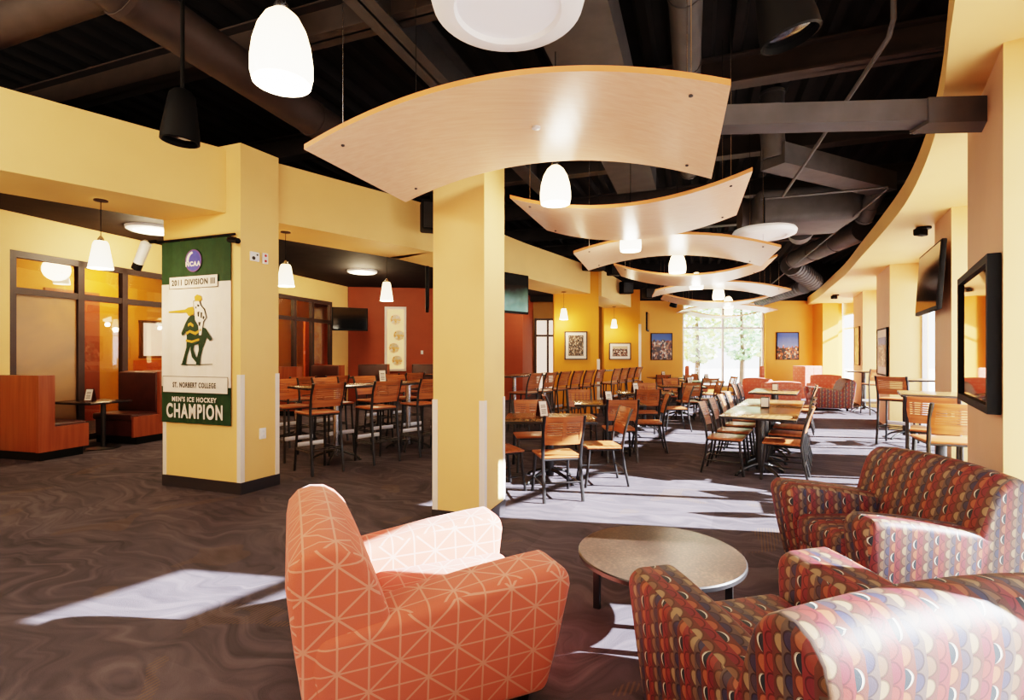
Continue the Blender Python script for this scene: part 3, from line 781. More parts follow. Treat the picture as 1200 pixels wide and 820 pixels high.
# bar tables and stools along the right windows
place(HSQ, (4.82,5.75,0), -.6, 'bar table by the right windows nearest to the camera', 'bar tables by the right windows')
place(STOOL, (4.0,4.72,0), face(.35,.95), 'bar stool with its slotted back to the camera beside the mirror pier', 'bar stools by the right windows').scale = (1,1,.94)
place(STOOL, (4.42,5.35,0), face(.7,.7), 'sunlit bar stool at the left side of the nearest window bar table', 'bar stools by the right windows').scale = (1,1,.94)
place(HSQ, (7.0,9.1,0), -.5, 'bar table by the right windows in front of the picture pier', 'bar tables by the right windows')
place(STOOL, (6.42,8.55,0), face(.75,.6), 'bar stool at the left side of the window bar table before the picture pier', 'bar stools by the right windows')
place(STOOL, (7.05,8.4,0), face(0,1), 'bar stool, back to the camera, at the bar table before the picture pier', 'bar stools by the right windows')
place(HSQ, (9.2,13.4,0), -.5, 'farthest bar table by the right windows', 'bar tables by the right windows')
place(STOOL, (9.05,12.8,0), face(.2,1), 'bar stool with its back to the camera at the farthest window bar table', 'bar stools by the right windows')
place(STOOL, (9.62,12.95,0), face(-.4,1), 'bar stool on the right at the farthest window bar table', 'bar stools by the right windows')

# ------------------------------------------------------------------ armchairs
def prof_prism(mb, prof, x0, x1, flare=0.0, zref=.1):
    """side profile (y forward, z up) between x0 and x1; flare leans the outer side outwards with height"""
    sgn = 1 if x0+x1 > 0 else -1
    def X(x, z, outer): return x+(sgn*flare*(z-zref) if outer else sgn*flare*.55*(z-zref))
    outer_is_x1 = sgn > 0
    r0 = [(X(x0, z, not outer_is_x1), y, z) for y, z in prof]; r1 = [(X(x1, z, outer_is_x1), y, z) for y, z in prof]
    n = len(prof)
    mb.add(r0+r1, [tuple(range(n)), tuple(range(2*n-1, n-1, -1))]+[(i, n+i, n+(i+1) % n, (i+1) % n) for i in range(n)])
def fix_normals(mb):
    bm = bmesh.new(); vs = [bm.verts.new(p) for p in mb.v]
    for f in mb.f: bm.faces.new([vs[i] for i in f])
    bmesh.ops.recalc_face_normals(bm, faces=bm.faces[:]); bm.verts.index_update()
    mb.f = [[v.index for v in f.verts] for f in bm.faces]; bm.free(); return mb
def make_armchair(label, mat):
    t = thing('armchair', label, 'armchair')
    for s in (-1,1):
        q = MB()
        pr = [(-.43,.07), (.36,.07), (.405,.3), (.44,.53), (.435,.585), (.39,.615), (.30,.61), (.1,.59), (-.1,.56), (-.3,.53), (-.44,.51), (-.46,.4)]
        prof_prism(q, pr, s*.185, s*.395, .1); fix_normals(q); q.bevel(.045, 5, 50); q.build('armrest', mat, t)
    q = MB()
    pr = [(-.45,.07), (-.12,.07), (-.14,.3), (-.2,.5), (-.255,.66), (-.29,.745), (-.33,.795), (-.375,.825), (-.43,.83), (-.48,.81), (-.515,.765), (-.525,.7), (-.505,.5), (-.48,.3)]
    n0 = [(-.375,y,z) for y, z in pr]
    for xs in (1,):
        r0 = [(-.395-.05*max(0, z-.1), y, z) for y, z in pr]; r1 = [(.395+.05*max(0, z-.1), y, z) for y, z in pr]; n = len(pr)
        # slight dome of the top across the width
        rows = []
        for k in range(9):
            u = -1+2*k/8; dz = .035*(1-u*u)
            rows.append([(a[0]+(b[0]-a[0])*k/8, a[1], a[2]+(dz*max(0,(a[2]-.45)/.4))) for a, b in zip(r0, r1)])
        q.loft(rows, True)
    fix_normals(q); q.bevel(.03, 3, 50); q.build('backrest', mat, t)
    q = MB(); q.box((0,.1,.345), (.40,.62,.19)); q.bevel(.05, 4)
    for i, p in enumerate(q.v):
        if p.z > .38: p.z += .025*(1-(p.x/.2)**2)*(1-((p.y-.1)/.31)**2)
    q.build('seat_cushion', mat, t)
    q = MB(); q.box((0,.03,.165), (.40,.7,.2)); q.bevel(.02, 2); q.build('base', mat, t)
    for sx in (-1,1):
        for sy in (-.36,.3):
            q = MB(); q.lathe([(.022,0),(.032,.08)], 12, Matrix.Translation((sx*.29,sy,0))); q.build('leg', M['black'], t)
    return t
AC = make_armchair('coral armchair with a lined triangle pattern in the left foreground', M['coral'])
AC.location = (-.40,2.40,0); AC.rotation_euler = (0,0,face(.92,.40)); AC.scale = (1.13,1.15,1.0)
AL = make_armchair('maroon leaf-patterned armchair nearest to the camera, seen from behind', M['leafy'])
AL.location = (1.07,1.84,0); AL.rotation_euler = (0,0,face(-.245,.97)); AL.scale = (1.18,1.05,1.0); AL['group'] = 'patterned armchairs'
KIDS[AL.name] = [(c, kids(c)) for c in kids(AL)]; KIDS[AC.name] = [(c, kids(c)) for c in kids(AC)]
a = dup(AL, (2.295,3.22,0), face(-1,-.03), 'maroon leaf-patterned armchair against the near right wall, facing the coffee table', 'patterned armchairs')
a.scale = (1.17,.96,1.0)
a = dup(AL, (8.55,13.9,0), face(-.95,.3), 'brown patterned armchair far down the aisle, seen from its side', 'patterned armchairs'); a.scale = (1,1.1,1)
for x, y, dx, dy, l in ((6.5,12.6,.2,1,'coral armchair behind the farther aisle table, back to the camera'), (9.7,15.9,-.6,-.8,'coral armchair near the far right windows behind the brown armchair'), (7.15,14.3,.9,.4,'sunlit coral armchair just left of the far brown armchair')):
    dup(AC, (x,y,0), face(dx,dy), l, 'coral armchairs at the far end').scale = (1,1,1)
# tall-backed lounge chairs in front of the end window
def make_lounge():
    t = thing('lounge_chair', 'lounge chair', 'lounge chair')
    q = MB(); q.box((0,-.27,.62), (.66,.14,1.0)); q.bevel(.06, 4); q.build('backrest', M['coral'], t)
    q = MB(); q.box((0,.08,.35), (.62,.6,.16)); q.bevel(.05, 3); q.build('seat_cushion', M['coral'], t)
    for sx in (-1,1):
        for sy in (-.28,.32):
            q = MB(); q.tube([(sx*.27,sy,0),(sx*.25,sy*.95,.28)], .016, 8); q.build('leg', M['black_metal'], t)
    return t
LG = make_lounge()
place(LG, (6.1,17.0,0), face(.94,-.34), 'tall coral lounge chair before the left part of the end window', 'lounge chairs at the end window')
place(LG, (7.95,16.9,0), face(-.9,.43), 'tall coral lounge chair before the right part of the end window', 'lounge chairs at the end window')
q = thing('storage_cabinet', 'boxy rust coloured cabinet in the far right corner', 'cabinet', (10.15,17.6,0), .3)
b_ = MB(); b_.box((0,0,.55), (.75,.5,1.1)); b_.bevel(.01, 2); b_.build('body', M['coral'], q)
for sx in (-1,1):
    b_ = MB(); b_.box((sx*.185,-.256,.56), (.355,.015,1.0)); d_ = b_.build('door', M['coral'], q)
    b_ = MB(); b_.box((sx*.03,-.27,.6), (.015,.02,.12)); b_.build('handle', M['chrome'], d_)

# coffee table
t = thing('coffee_table', 'round speckled brown coffee table with black legs between the armchairs', 'coffee table', (.83,2.88,0), .35)
q = MB(); q.lathe([(.001,.352),(.43,.352),(.44,.358)], 64); q.build('underside', M['black'], t)
q = MB(); q.mi = 1; q.lathe([(.44,.358),(.452,.364),(.452,.384),(.446,.39)], 64, cap=False); q.mi = 0; q.lathe([(.446,.39),(.001,.3905)], 64, cap=False)
q.build('tabletop', [M['speckle'], M['black_metal']], t)
for k in range(4):
    a = k*PI/2+PI/4; q = MB(); q.box((.36*math.cos(a),.36*math.sin(a),.176), (.04,.04,.352), rz=a); q.bevel(.005, 2); q.build('leg', M['black_metal'], t)
q = MB()
for k in range(2):
    q.box((0,0,.33-.004*k), (.72,.03,.03), rz=k*PI/2+PI/4)
q.build('apron', M['black_metal'], t)

# ------------------------------------------------------------------ booths
def make_booth(label, w=.93):
    t = thing('booth_bench', label, 'booth bench')      # origin at the aisle-side rear corner; faces +Y, runs to -X
    q = MB(); q.box((-w/2,.06,.66), (w,.1,1.08)); q.bevel(.008, 2); q.build('back_panel', M['booth_wood'], t)
    q = MB(); q.prism([(0,.0),(0,.66),(-.045,.66),(-.045,.0)], .12, .46); q.prism([(.004,-.005),(.004,.2),(-.05,.2),(-.05,-.005)], .12, 1.2); q.build('end_panel', M['booth_wood'], t)
    q = MB(); q.box((-w/2-.02,.165,.82), (w-.06,.11,.74)); q.bevel(.03, 3); q.build('back_cushion', M['vinyl'], t)
    q = MB(); q.box((-w/2-.02,.4,.45), (w-.06,.52,.11)); q.bevel(.03, 3); q.build('seat_cushion', M['vinyl'], t)
    q = MB(); q.box((-w/2,.33,.27), (w-.06,.56,.28)); q.build('base', M['vinyl_red'], t)
    q = MB(); q.box((-w/2,.31,.06), (w-.04,.56,.12)); q.build('kick', M['black'], t)
    return t
rw = face(Wd.x, Wd.y)
BO = make_booth('x')
place(BO, (-6.6,7.14,0), rw, 'wooden booth bench at the far left, its back towards the camera', 'booth benches')
def mirror_booth():
    t = thing('booth_bench', 'x', 'booth bench'); w = .93
    q = MB(); q.box((w/2,.06,.66), (w,.1,1.08)); q.bevel(.008, 2); q.build('back_panel', M['booth_wood'], t)
    q = MB(); q.prism([(0,.0),(0,.66),(.045,.66),(.045,.0)], .12, .46); q.prism([(-.004,-.005),(-.004,.2),(.05,.2),(.05,-.005)], .12, 1.2); q.build('end_panel', M['booth_wood'], t)
    q = MB(); q.box((w/2+.02,.165,.82), (w-.06,.11,.74)); q.bevel(.03, 3); q.build('back_cushion', M['vinyl'], t)
    q = MB(); q.box((w/2+.02,.4,.45), (w-.06,.52,.11)); q.bevel(.03, 3); q.build('seat_cushion', M['vinyl'], t)
    q = MB(); q.box((w/2,.33,.27), (w-.06,.56,.28)); q.build('base', M['vinyl_red'], t)
    q = MB(); q.box((w/2,.31,.06), (w-.04,.56,.12)); q.build('kick', M['black'], t)
    return t
BM = mirror_booth()
def along(p, k): return (p[0]+Wd.x*k, p[1]+Wd.y*k, 0)
c0 = (-6.6,7.14)
place(BM, along(c0, 2.02), rw+PI, 'dark booth bench facing the camera, left of the bannered column', 'booth benches')
Wp = Vector((-Wd.y, Wd.x, 0))
def booth_table(k, label):
    p = along(c0, k); t = thing('booth_table', label, 'table', p, rw, 'booth tables')
    q = MB(); q.box((-.45,0,.735), (.88,.66,.032)); q.bevel(.006, 2)
    q.build('tabletop', M['dark_top'], t)
    q = MB(); q.tube([(-.2,0,.03),(-.2,0,.72)], .035, 12); q.build('post', M['black_metal'], t)
    q = MB(); q.lathe([(.22,0),(.22,.015),(.05,.035)], 24, Matrix.Translation((-.2,0,0))); q.build('base_plate', M['black_metal'], t)
booth_table(1.02, 'dark booth table at the far left with a tent menu')
m_ = along(c0, .98); place(CARD, (m_[0]+Wp.x*.42, m_[1]+Wp.y*.42, .752), .2, 'tent menu on the far left booth table')
for k, l in ((2.25,'booth bench hidden behind the bannered column'), (5.4,'third booth bench along the interior glazing')):
    place(BO, along(c0, k), rw, l, 'booth benches')
for k, l in ((4.25,'booth bench right behind the bannered column, facing the camera'), (7.4,'deepest booth bench along the interior glazing, facing the camera')):
    place(BM, along(c0, k), rw+PI, l, 'booth benches')
booth_table(3.25, 'booth table behind the bannered column'); booth_table(6.4, 'deepest booth table along the interior glazing')
place(BM, (-3.8,15.9,0), PI+.12, 'dark booth bench against the terracotta wall, facing the camera', 'booth benches')
place(BM, (-2.2,16.1,0), PI+.12, 'dark booth bench against the terracotta wall right of the lit display', 'booth benches')

# ------------------------------------------------------------------ hanging maple panels
def board(nl, nr, fl_, fr, zend, rise, label, cables=True, plate=False):
    t = thing('ceiling_panel', label, 'ceiling panel', (0,0,0), 0, 'curved maple ceiling panels')
    o = Vector(((nl[0]+nr[0])/2, (nl[1]+nr[1])/2, zend)); t.location = o
    q = MB(); n = 28; th = .032; top = []; 
    rows = []
    for k in range(n+1):
        s = k/n; dz = rise*(1-(2*s-1)**2)
        a = Vector((nl[0]+(nr[0]-nl[0])*s, nl[1]+(nr[1]-nl[1])*s, zend+dz))-o; b = Vector((fl_[0]+(fr[0]-fl_[0])*s, fl_[1]+(fr[1]-fl_[1])*s, zend+dz))-o
        rows.append([a, b, b+Vector((0,0,th)), a+Vector((0,0,th))])
    for k in range(n):
        A, B = rows[k], rows[k+1]
        q.mi = 0; q.sm = True; q.add([A[0],A[1],B[1],B[0]], [(0,1,2,3)]); q.add([A[3],A[2],B[2],B[3]], [(3,2,1,0)])
        q.mi = 1; q.sm = False; q.add([A[0],B[0],B[3],A[3]], [(0,1,2,3)]); q.add([A[1],A[2],B[2],B[1]], [(0,1,2,3)])
    q.add(rows[0], [(0,3,2,1)]); q.add(rows[-1], [(0,1,2,3)])
    q.build('board', [M['maple'], M['maple_edge']], t)
    if cables:
        for s in (.06,.94):
            for w in (.12,.88):
                i = round(s*n); p = rows[i][0].lerp(rows[i][1], w)
                c = MB(); c.tube([p, (p[0], p[1], 4.82-o.z)], .003, 5); c.build('cable', M['chrome'], t)
                c = MB(); c.lathe([(.012,0),(.012,-.008),(.005,-.012)], 10, Matrix.Translation(p)); c.build('bolt', M['duct'], t)
    if plate:
        i = round(.52*n); p = rows[i][0].lerp(rows[i][1], .5)
        c = MB(); c.lathe([(.03,0),(.03,-.012),(.012,-.02)], 16, Matrix.Translation(p)); c.build('cap', M['white'], t)
    return t
board((-1.32,3.25), (1.06,2.48), (-.91,4.38), (1.48,3.8), 2.8, .235, 'largest curved maple panel, arching over the foreground', plate=True)
board((-.02,4.92), (1.97,4.19), (.42,6.2), (2.42,5.52), 3.0, -.19, 'second curved maple panel, sagging behind the largest one')
board((.79,6.6), (3.28,6.24), (1.19,7.96), (3.68,7.57), 2.8, .2, 'third curved maple panel from the camera, arching upwards')
board((1.7,8.57), (4.06,7.83), (2.1,9.85), (4.47,9.1), 3.0, -.24, 'fourth curved maple panel from the camera, sagging')
board((2.94,10.5), (5.67,10.4), (3.2,11.7), (5.87,11.6), 2.8, .18, 'fifth curved maple panel from the camera, arching upwards')
board((3.7,12.4), (6.3,12.0), (3.95,13.6), (6.55,13.2), 2.95, -.22, 'sixth curved maple panel from the camera, sagging')
board((5.0,15.0), (7.8,15.0), (5.2,16.2), (8.0,16.2), 2.8, .15, 'seventh curved maple panel, in front of the end window')
board((5.8,16.9), (8.4,16.9), (5.9,18.0), (8.5,18.0), 2.95, -.2, 'farthest curved maple panel, right at the end window')

# ------------------------------------------------------------------ lamps
def make_pendant(name, label, r, h, prof, mat, zb, ztop, canopy=.06):
    t = thing(name, label, 'pendant lamp')
    q = MB(); q.lathe([(a*r, b*h) for a, b in prof], 32, cap=False); q.build('shade', mat, t)
    q = MB(); q.lathe([(r*.28,h*.98),(r*.3,h*1.03),(r*.2,h*1.12),(.008,h*1.2)], 16); q.build('cap', M['chrome'], t)
    q = MB(); q.tube([(0,0,h*1.15),(0,0,ztop-zb)], .004, 6); q.build('cord', M['black'], t)
    q = MB(); q.lathe([(canopy,0),(canopy,-.012),(.01,-.02)], 20, Matrix.Translation((0,0,ztop-zb))); q.build('canopy', M['frame_dark'], t)
    q = MB(); q.lathe([(.004,h*.3),(.03,h*.38),(.036,h*.5),(.02,h*.66),(.004,h*.7)], 12); q.build('bulb', M['shade'], t)
    return t
bell = [(.93,0),(1,.12),(1,.3),(.93,.52),(.78,.74),(.55,.91),(.3,1)]
PB = make_pendant('pendant_lamp', 'x', .13, .32, bell, M['shade'], 2.78, 4.8)
pn = [('largest glowing bell pendant at upper left', -1.02,2.27), ('glowing bell pendant hanging behind the largest maple panel', .37,4.36), ('glowing bell pendant hanging below the second maple panel', 1.47,6.35),
      ('glowing bell pendant between the third and fourth maple panels', 2.6,8.05), ('glowing bell pendant hanging before the fifth maple panel', 3.62,10.05), ('glowing bell pendant behind the fifth maple panel', 4.82,11.95),
      ('glowing bell pendant between the sixth and seventh maple panels', 6.0,14.2), ('farthest glowing bell pendant before the end window', 7.0,16.55)]
def lamp(name, loc, power, col, r=.1, typ='POINT'):
    L = bpy.data.lights.new(name, typ); L.energy = power; L.color = col; L.shadow_soft_size = r
    o = bpy.data.objects.new(name, L); C.objects.link(o); o.location = loc; return o
WARM = (1,.72,.42)
for l, x, y in pn:
    place(PB, (x,y,2.78 if y > 3 else 2.7), 0, l, 'bell pendants along the aisle'); lamp('pendant_bulb', (x,y,2.66), 13, (1,.84,.64), .08)
cone = [(1,0),(.97,.06),(.62,.9),(.5,1)]
PC = make_pendant('pendant_lamp', 'x', .105, .27, cone, M['shade_cone'], 2.35, 3.03)
PD = make_pendant('pendant_lamp', 'x', .105, .3, cone, M['shade_cone'], 2.36, 3.62)
for l, x, y, pr in (('cone pendant at far left above the booth', -4.08,5.08,PC), ('cone pendant beside the right edge of the bannered column', -2.83,6.4,PC), ('cone pendant in front of the terracotta wall', -2.02,8.25,PD),
                ('cone pendant before the first orange wall', 1.27,12.55,PC), ('cone pendant before the second orange wall', 3.28,16.45,PC)):
    place(pr, (x,y,2.36 if pr is PD else 2.35), 0, l, 'cone pendants below the beam'); lamp('pendant_bulb', (x,y,2.28), 26, WARM, .07)
dome = [(1,0),(.98,.3),(.85,.65),(.6,.9),(.25,1)]
PE = make_pendant('pendant_lamp', 'x', .13, .2, dome, M['shade_soft'], 2.75, 3.62)
for l, x, y, z in (('white dome pendant behind the interior glazing above the booth', -8.75,9.95,2.86), ('small dome pendant low behind the frosted glass', -10.2,10.8,2.4)):
    place(PE, (x,y,z), 0, l, 'dome pendants beyond the glazing'); lamp('pendant_bulb', (x,y,z-.1), 6, WARM, .07)
# lamps of the rooms at the left: round ceiling lights
def make_disc(r):
    t = thing('ceiling_light', 'x', 'ceiling light')
    q = MB(); q.lathe([(r*.66,.03),(r*.7,.0),(r*.86,.0),(r*.97,.02),(r,.06),(r*.95,.09),(r*.5,.12)], 48, cap=False); q.build('rim', M['panel_white'], t)
    q = MB(); q.lathe([(.001,.022),(r*.67,.024),(r*.67,.03),(.001,.04)], 48); q.build('diffuser', M['diffuser'], t)
    q = MB(); q.tube([(0,0,.1),(0,0,.5)], .012, 8); q.build('stem', M['black'], t)
    return t
DC = make_disc(.375)
place(DC, (-.02,2.5,3.17), 0, 'large round white ceiling disc at the top centre', 'round white ceiling discs')
place(DC, (3.2,6.5,2.99), 0, 'round white ceiling disc above the third maple panel at right', 'round white ceiling discs')
place(DC, (-6.05,8.6,3.56), 0, 'round white ceiling disc behind the beam left of the bannered column', 'round white ceiling discs')
place(DC, (-3.8,13.0,3.56), 0, 'round white ceiling disc in front of the terracotta wall', 'round white ceiling discs')
place(DC, (1.2,16.2,3.56), 0, 'round white ceiling disc behind the first orange wall', 'round white ceiling discs')

def make_spot(label, tilt):
    t = thing('spotlight', label, 'spotlight')
    Mx = Matrix.Rotation(tilt, 4, 'Y')
    q = MB(); q.lathe([(.06,.36),(.085,.33),(.105,.2),(.125,.06),(.128,0),(.115,-.005),(.11,.03)], 28, Mx, cap=False); q.lathe([(.061,.36),(.02,.38)], 20, Mx); q.build('housing', M['black'], t)
    q = MB(); q.lathe([(.001,.02),(.112,.025)], 28, Mx, cap=False); q.build('lens', M['screen'], t)
    q = MB(); top = Mx @ Vector((0,0,.37)); q.tube([top, (top.x,0,.55), (top.x,0,1.9)], .014, 8); q.build('stem', M['black'], t)
    return t
o = make_spot('black can spotlight hanging before the yellow beam at upper left', .05); o.location = (-2.14,3.3,2.87); o.scale = (.88,.88,.9)
o = make_spot('large tilted black can spotlight at upper right', -.25); o.location = (1.28,2.35,2.95)
o = make_spot('small black spotlight hanging near the end wall', .3); o.location = (4.4,14.0,2.8); o.scale = (.8,.8,.8)

# ------------------------------------------------------------------ ceiling steel, ducts, pipes
def ibeam(name, p, d, l, z, label, mat='duct_brown', w=.2, hgt=.3):
    q = MB(); rz = math.atan2(d.y, d.x)
    q.box((0,0,.01), (l,w,.02)); q.box((0,0,hgt/2), (l,.02,hgt)); q.box((0,0,hgt), (l,w,.02))
    o = q.build(name, M[mat]); o.location = (p[0], p[1], z); o.rotation_euler = (0,0,rz)
    return tag(o, label, 'ceiling joist', 'steel joists under the deck')
J0 = Vector((-2.1,4.94,0)); nms = ['nearest cross joist overhead', 'cross joist crossing above the largest maple panel', 'third cross joist from the camera', 'fourth cross joist from the camera', 'fifth cross joist from the camera', 'sixth cross joist from the camera']
for k in range(6):
    q0 = J0+v20*(2.2*k); t0 = -6.5; t1 = 0
    while inside(q0.x+u20.x*(t1+.1), q0.y+u20.y*(t1+.1)) and t1 < 14: t1 += .05
    p = q0+u20*((t0+t1)/2)
    ibeam('ceiling_joist', (p.x, p.y), u20, t1-t0, 4.45, nms[k]+', dark brown steel' if k else 'dark brown steel joist crossing the upper left behind the round duct')
ibeam('ceiling_joist', (-.6+.0,5.9), v20, 11, 4.36, 'dark steel girder running towards the back above the coral armchair', 'duct', .24, .4)
def pipe(name, pts, r, label, cat='duct', seg=16, mat='duct', rings=0):
    t = MB(); t.tube(pts, r, seg)
    if rings:
        for a, b in zip(pts[:-1], pts[1:]):
            a = Vector(a); b = Vector(b); n = max(1, int((b-a).length/rings))
            for i in range(n+1):
                c = a.lerp(b, i/n); dd = (b-a).normalized()*.02
                t.tube([c-dd, c+dd], r*1.06, seg)
    return tag(t.build(name, M[mat]), label, cat)
pipe('air_duct', [(-2.95,3.5,4.2),(-2.85,3.75,4.15),(-2.25,5.75,4.15),(-1.6,7.6,4.15)], .19, 'large round dark duct running diagonally at upper left', rings=1.25, mat='duct_brown')
pipe('air_duct', [(-2.95,3.7,4.15),(-6.5,5.0,4.15)], .14, 'side branch of the round duct at the top left corner', mat='duct_brown', rings=1.3)
q = MB(); q.box((0,0,0), (.6,6,.35)); o = q.build('air_duct', M['duct']); o.location = (.95,5.3,4.25); o.rotation_euler = (0,0,-math.radians(20)); tag(o, 'wide rectangular grey duct behind the round ceiling disc', 'duct')
pipe('air_duct', [(1.0,3.0,4.3),(2.7,7.8,4.3)], .13, 'round grey duct pointing away above the largest maple panel', rings=.9)
q = MB(); q.box((-.3,0,0), (2.3,.16,.14)); q.box((.9,0,-.01), (.6,.18,.17)); o = q.build('air_duct', M['duct']); o.location = (2.17,3.52,3.13); o.rotation_euler = (0,0,-.06); tag(o, 'dark rectangular duct crossing the soffit edge into the mirror pier', 'duct')
pipe('sprinkler_pipe', [(2.46,3.3,4.8),(2.46,3.3,3.66),(2.5,3.4,3.6),(3.6,6.8,3.6)], .017, 'thin pipe slanting down from the upper right', 'pipe', 10)
pipe('sprinkler_pipe', [(3.4,7.0,3.62),(4.77,6.5,3.62)], .016, 'short horizontal pipe joining the slanting pipes at right', 'pipe', 10)
pipe('sprinkler_pipe', [(4.77,6.5,3.6),(8.2,16.6,3.6)], .015, 'long thin pipe running back below the ducts at right', 'pipe', 10)
q = MB(); q.box((0,0,0), (2.4,.34,.26)); o = q.build('air_duct', M['duct']); o.location = (4.35,6.95,3.98); o.rotation_euler = (0,.0,.45); tag(o, 'grey rectangular duct slanting below the deck at right', 'duct')
pipe('air_duct', [(3.25,6.4,4.75),(3.25,6.4,4.3),(3.3,6.45,4.0)], .14, 'short vertical round duct at the end of the slanting duct', rings=.3)
pipe('air_duct', [(5.35,7.45,4.0),(5.4,7.6,3.9),(5.5,8.0,3.62)], .12, 'short bent round duct beside the soffit edge', rings=.2)
u = thing('air_handling_unit', 'bulky dark grey air handling unit above the right side maple panels', 'ventilation unit', (4.75,8.5,3.85), -.25)
q = MB(); q.box((0,0,0), (1.5,1.2,.55)); q.bevel(.12, 4); q.build('body', M['duct'], u)
q = MB(); q.tube([(-.9,0,.02),(-.74,0,.02)], [.3,.24], 20); q.build('inlet', M['duct_brown'], u)
q = MB(); q.tube([(.2,.6,-.08),(.35,1.2,-.1)], [.26,.2], 20); q.build('outlet', M['duct'], u)
pipe('air_duct', [(6.45,9.4,3.78),(6.75,12.2,3.76)], .2, 'round grey duct running towards the back beside the soffit', rings=.9)
pipe('air_duct', [(6.95,12.75,3.72),(7.6,13.4,3.62),(8.25,14.05,3.5)], .24, 'corrugated flexible duct bending at the soffit edge', rings=.16)
pipe('air_duct', [(8.3,14.5,3.42),(8.8,18.2,3.4)], .19, 'farthest corrugated round duct above the end window', rings=.2)

# ------------------------------------------------------------------ televisions, speakers, small wall fittings
def tv(label, loc, rz, w, h, tilt=0, mat='screen', bracket=True):
    t = thing('wall_tv', label, 'television', loc, rz)
    Mx = Matrix.Rotation(tilt, 4, 'X')
    q = MB(); q.box((0,0,0), (w,.055,h), M=Mx); q.bevel(.012, 2); q.build('housing', M['black'], t)
    q = MB(); q.box((0,-.029,.008), (w-.06,.004,h-.075), M=Mx); q.build('screen', M[mat], t)
    if bracket: q = MB(); q.box((0,.075,0), (.3,.1,.25)); q.build('bracket', M['black_metal'], t)
    return t
d2, _ = nrm(A2, B2)
tv('wall television on the right wall pier above the bar tables', (5.58,6.84,2.48), math.atan2(d2[1], d2[0])+PI, 1.45, .86, -.06, bracket=True)
tv('television hanging below the beam just right of the central column', (-.12,9.3,2.62), math.atan2(.87,.5)-.25, 1.2, .74, 0, 'screen_green', False)
tv('television seen edge-on left of the central column', (-1.3,7.85,2.48), math.atan2(.96,-.16), .8, .62, 0, 'screen', False)
tv('television mounted in the corner by the terracotta wall', (-4.62,14.6,2.5), .5, 1.0, .66, 0)
tv('television seen edge-on at the end of the second orange wall', (4.42,16.7,2.55), math.atan2(.9,.3), .9, .6, 0, 'screen', False)

def speaker(label, loc, rz, d=(.3,.28,.42)):
    t = thing('hanging_speaker', label, 'speaker', loc, rz)
    q = MB(); q.box((0,0,0), d); q.bevel(.03, 3); q.build('case', M['black'], t)
    q = MB(); q.box((0,-d[1]/2-.004,-.01), (d[0]*.85,.01,d[2]*.82)); q.build('grille', M['black_metal'], t)
    q = MB(); q.tube([(0,.05,d[2]/2-.02),(0,.05,d[2]/2+.12)], .018, 8); q.build('bracket', M['black'], t)
speaker('black speaker hanging left of the central column before the beam', (-1.12,7.15,3.42), .3)
speaker('small black box below the speaker left of the central column', (-.95,7.15,2.9), .3, (.2,.22,.3))
speaker('left black speaker before the far beams', (1.95,12.2,3.62), .4, (.5,.3,.26)); speaker('right black speaker before the far beams', (2.5,12.4,3.56), .2, (.34,.3,.3))
speaker('black speaker above the second orange wall', (3.35,15.0,3.45), .2, (.34,.3,.36)); speaker('black speaker beside the end wall near the second orange wall', (4.25,15.9,3.4), .2, (.34,.3,.32))
def dome_cam(label, loc):
    t = thing('security_camera', label, 'camera', loc)
    q = MB(); q.lathe([(.09,0),(.09,-.03)], 20); q.build('mount', M['black'], t)
    q = MB(); q.box((-.06,-.02,-.08), (.2,.1,.1), rz=.4); q.bevel(.02, 2); q.build('body', M['black'], t)
dome_cam('black camera under the soffit above the wall television', (5.83,7.25,3.3)); dome_cam('black camera under the soffit near the far windows', (9.8,15.5,3.3))

# pictures
def picture(label, loc, rz, w, h, mat, frame='black', mat_w=0.0, dep=.035, fw=.03):
    t = thing('framed_picture', label, 'picture', loc, rz)
    q = MB()
    for s in (-1,1): q.box((s*(w/2-fw/2),0,0), (fw,dep,h)); q.box((0,0,s*(h/2-fw/2)), (w-2*fw,dep,fw))
    q.build('frame', M[frame], t)
    if mat_w:
        q = MB(); q.box((0,.004,0), (w-2*fw,.01,h-2*fw)); q.build('mat_board', M['paper'], t)
    q = MB(); q.box((0,-.004,0), (w-2*fw-2*mat_w,.012,h-2*fw-2*mat_w)); q.build('print', M[mat], t)
    return t
picture('sepia crowd photograph in a white mat on the first orange wall', (1.62,12.97,1.72), 0, .58, .72, 'photo_bw', 'frame_dark', .07)
picture('group photograph in a white mat on the second orange wall', (3.58,16.97,1.6), 0, .72, .56, 'photo_bw2', 'frame_dark', .08)
picture('team celebration picture on the end wall left of the window', (5.43,EY-.02,1.78), 0, .78, .98, 'photo_team')
picture('blue sky crowd picture on the end wall right of the window', (10.0,EY-.02,1.8), 0, .82, 1.0, 'photo_blue')
d3, l3 = nrm(A3, B3); p3 = P2(P2(A3, d3, l3*.42), (d3[1], -d3[0]), -.03)
picture('black framed landscape picture on the right wall pier', (p3[0], p3[1], 1.55), math.atan2(d3[1], d3[0])+PI, 1.25, 1.0, 'photo_team', 'black', .16)
d4, l4 = nrm(A4, B4); p4 = P2(P2(A4, d4, l4*.45), (d4[1], -d4[0]), -.03)
picture('small warm portrait picture on the farthest right wall pier', (p4[0], p4[1], 1.75), math.atan2(d4[1], d4[0])+PI, .95, 1.15, 'photo_warm', 'frame_dark', 0)
l1 = nrm(A1, B1)[1]; pm = P2(P2(A1, d1, l1*.5), n1, -.035)
t = thing('wall_mirror', 'large black framed mirror on the near right wall pier', 'mirror', (pm[0], pm[1], 1.62), math.atan2(d1[1], d1[0])+PI)
q = MB(); w_, h_ = l1-.06, .95
for s in (-1,1): q.box((s*(w_/2-.025),0,0), (.05,.06,h_)); q.box((0,0,s*(h_/2-.025)), (w_-.1,.06,.05))
q.build('frame', M['black'], t)
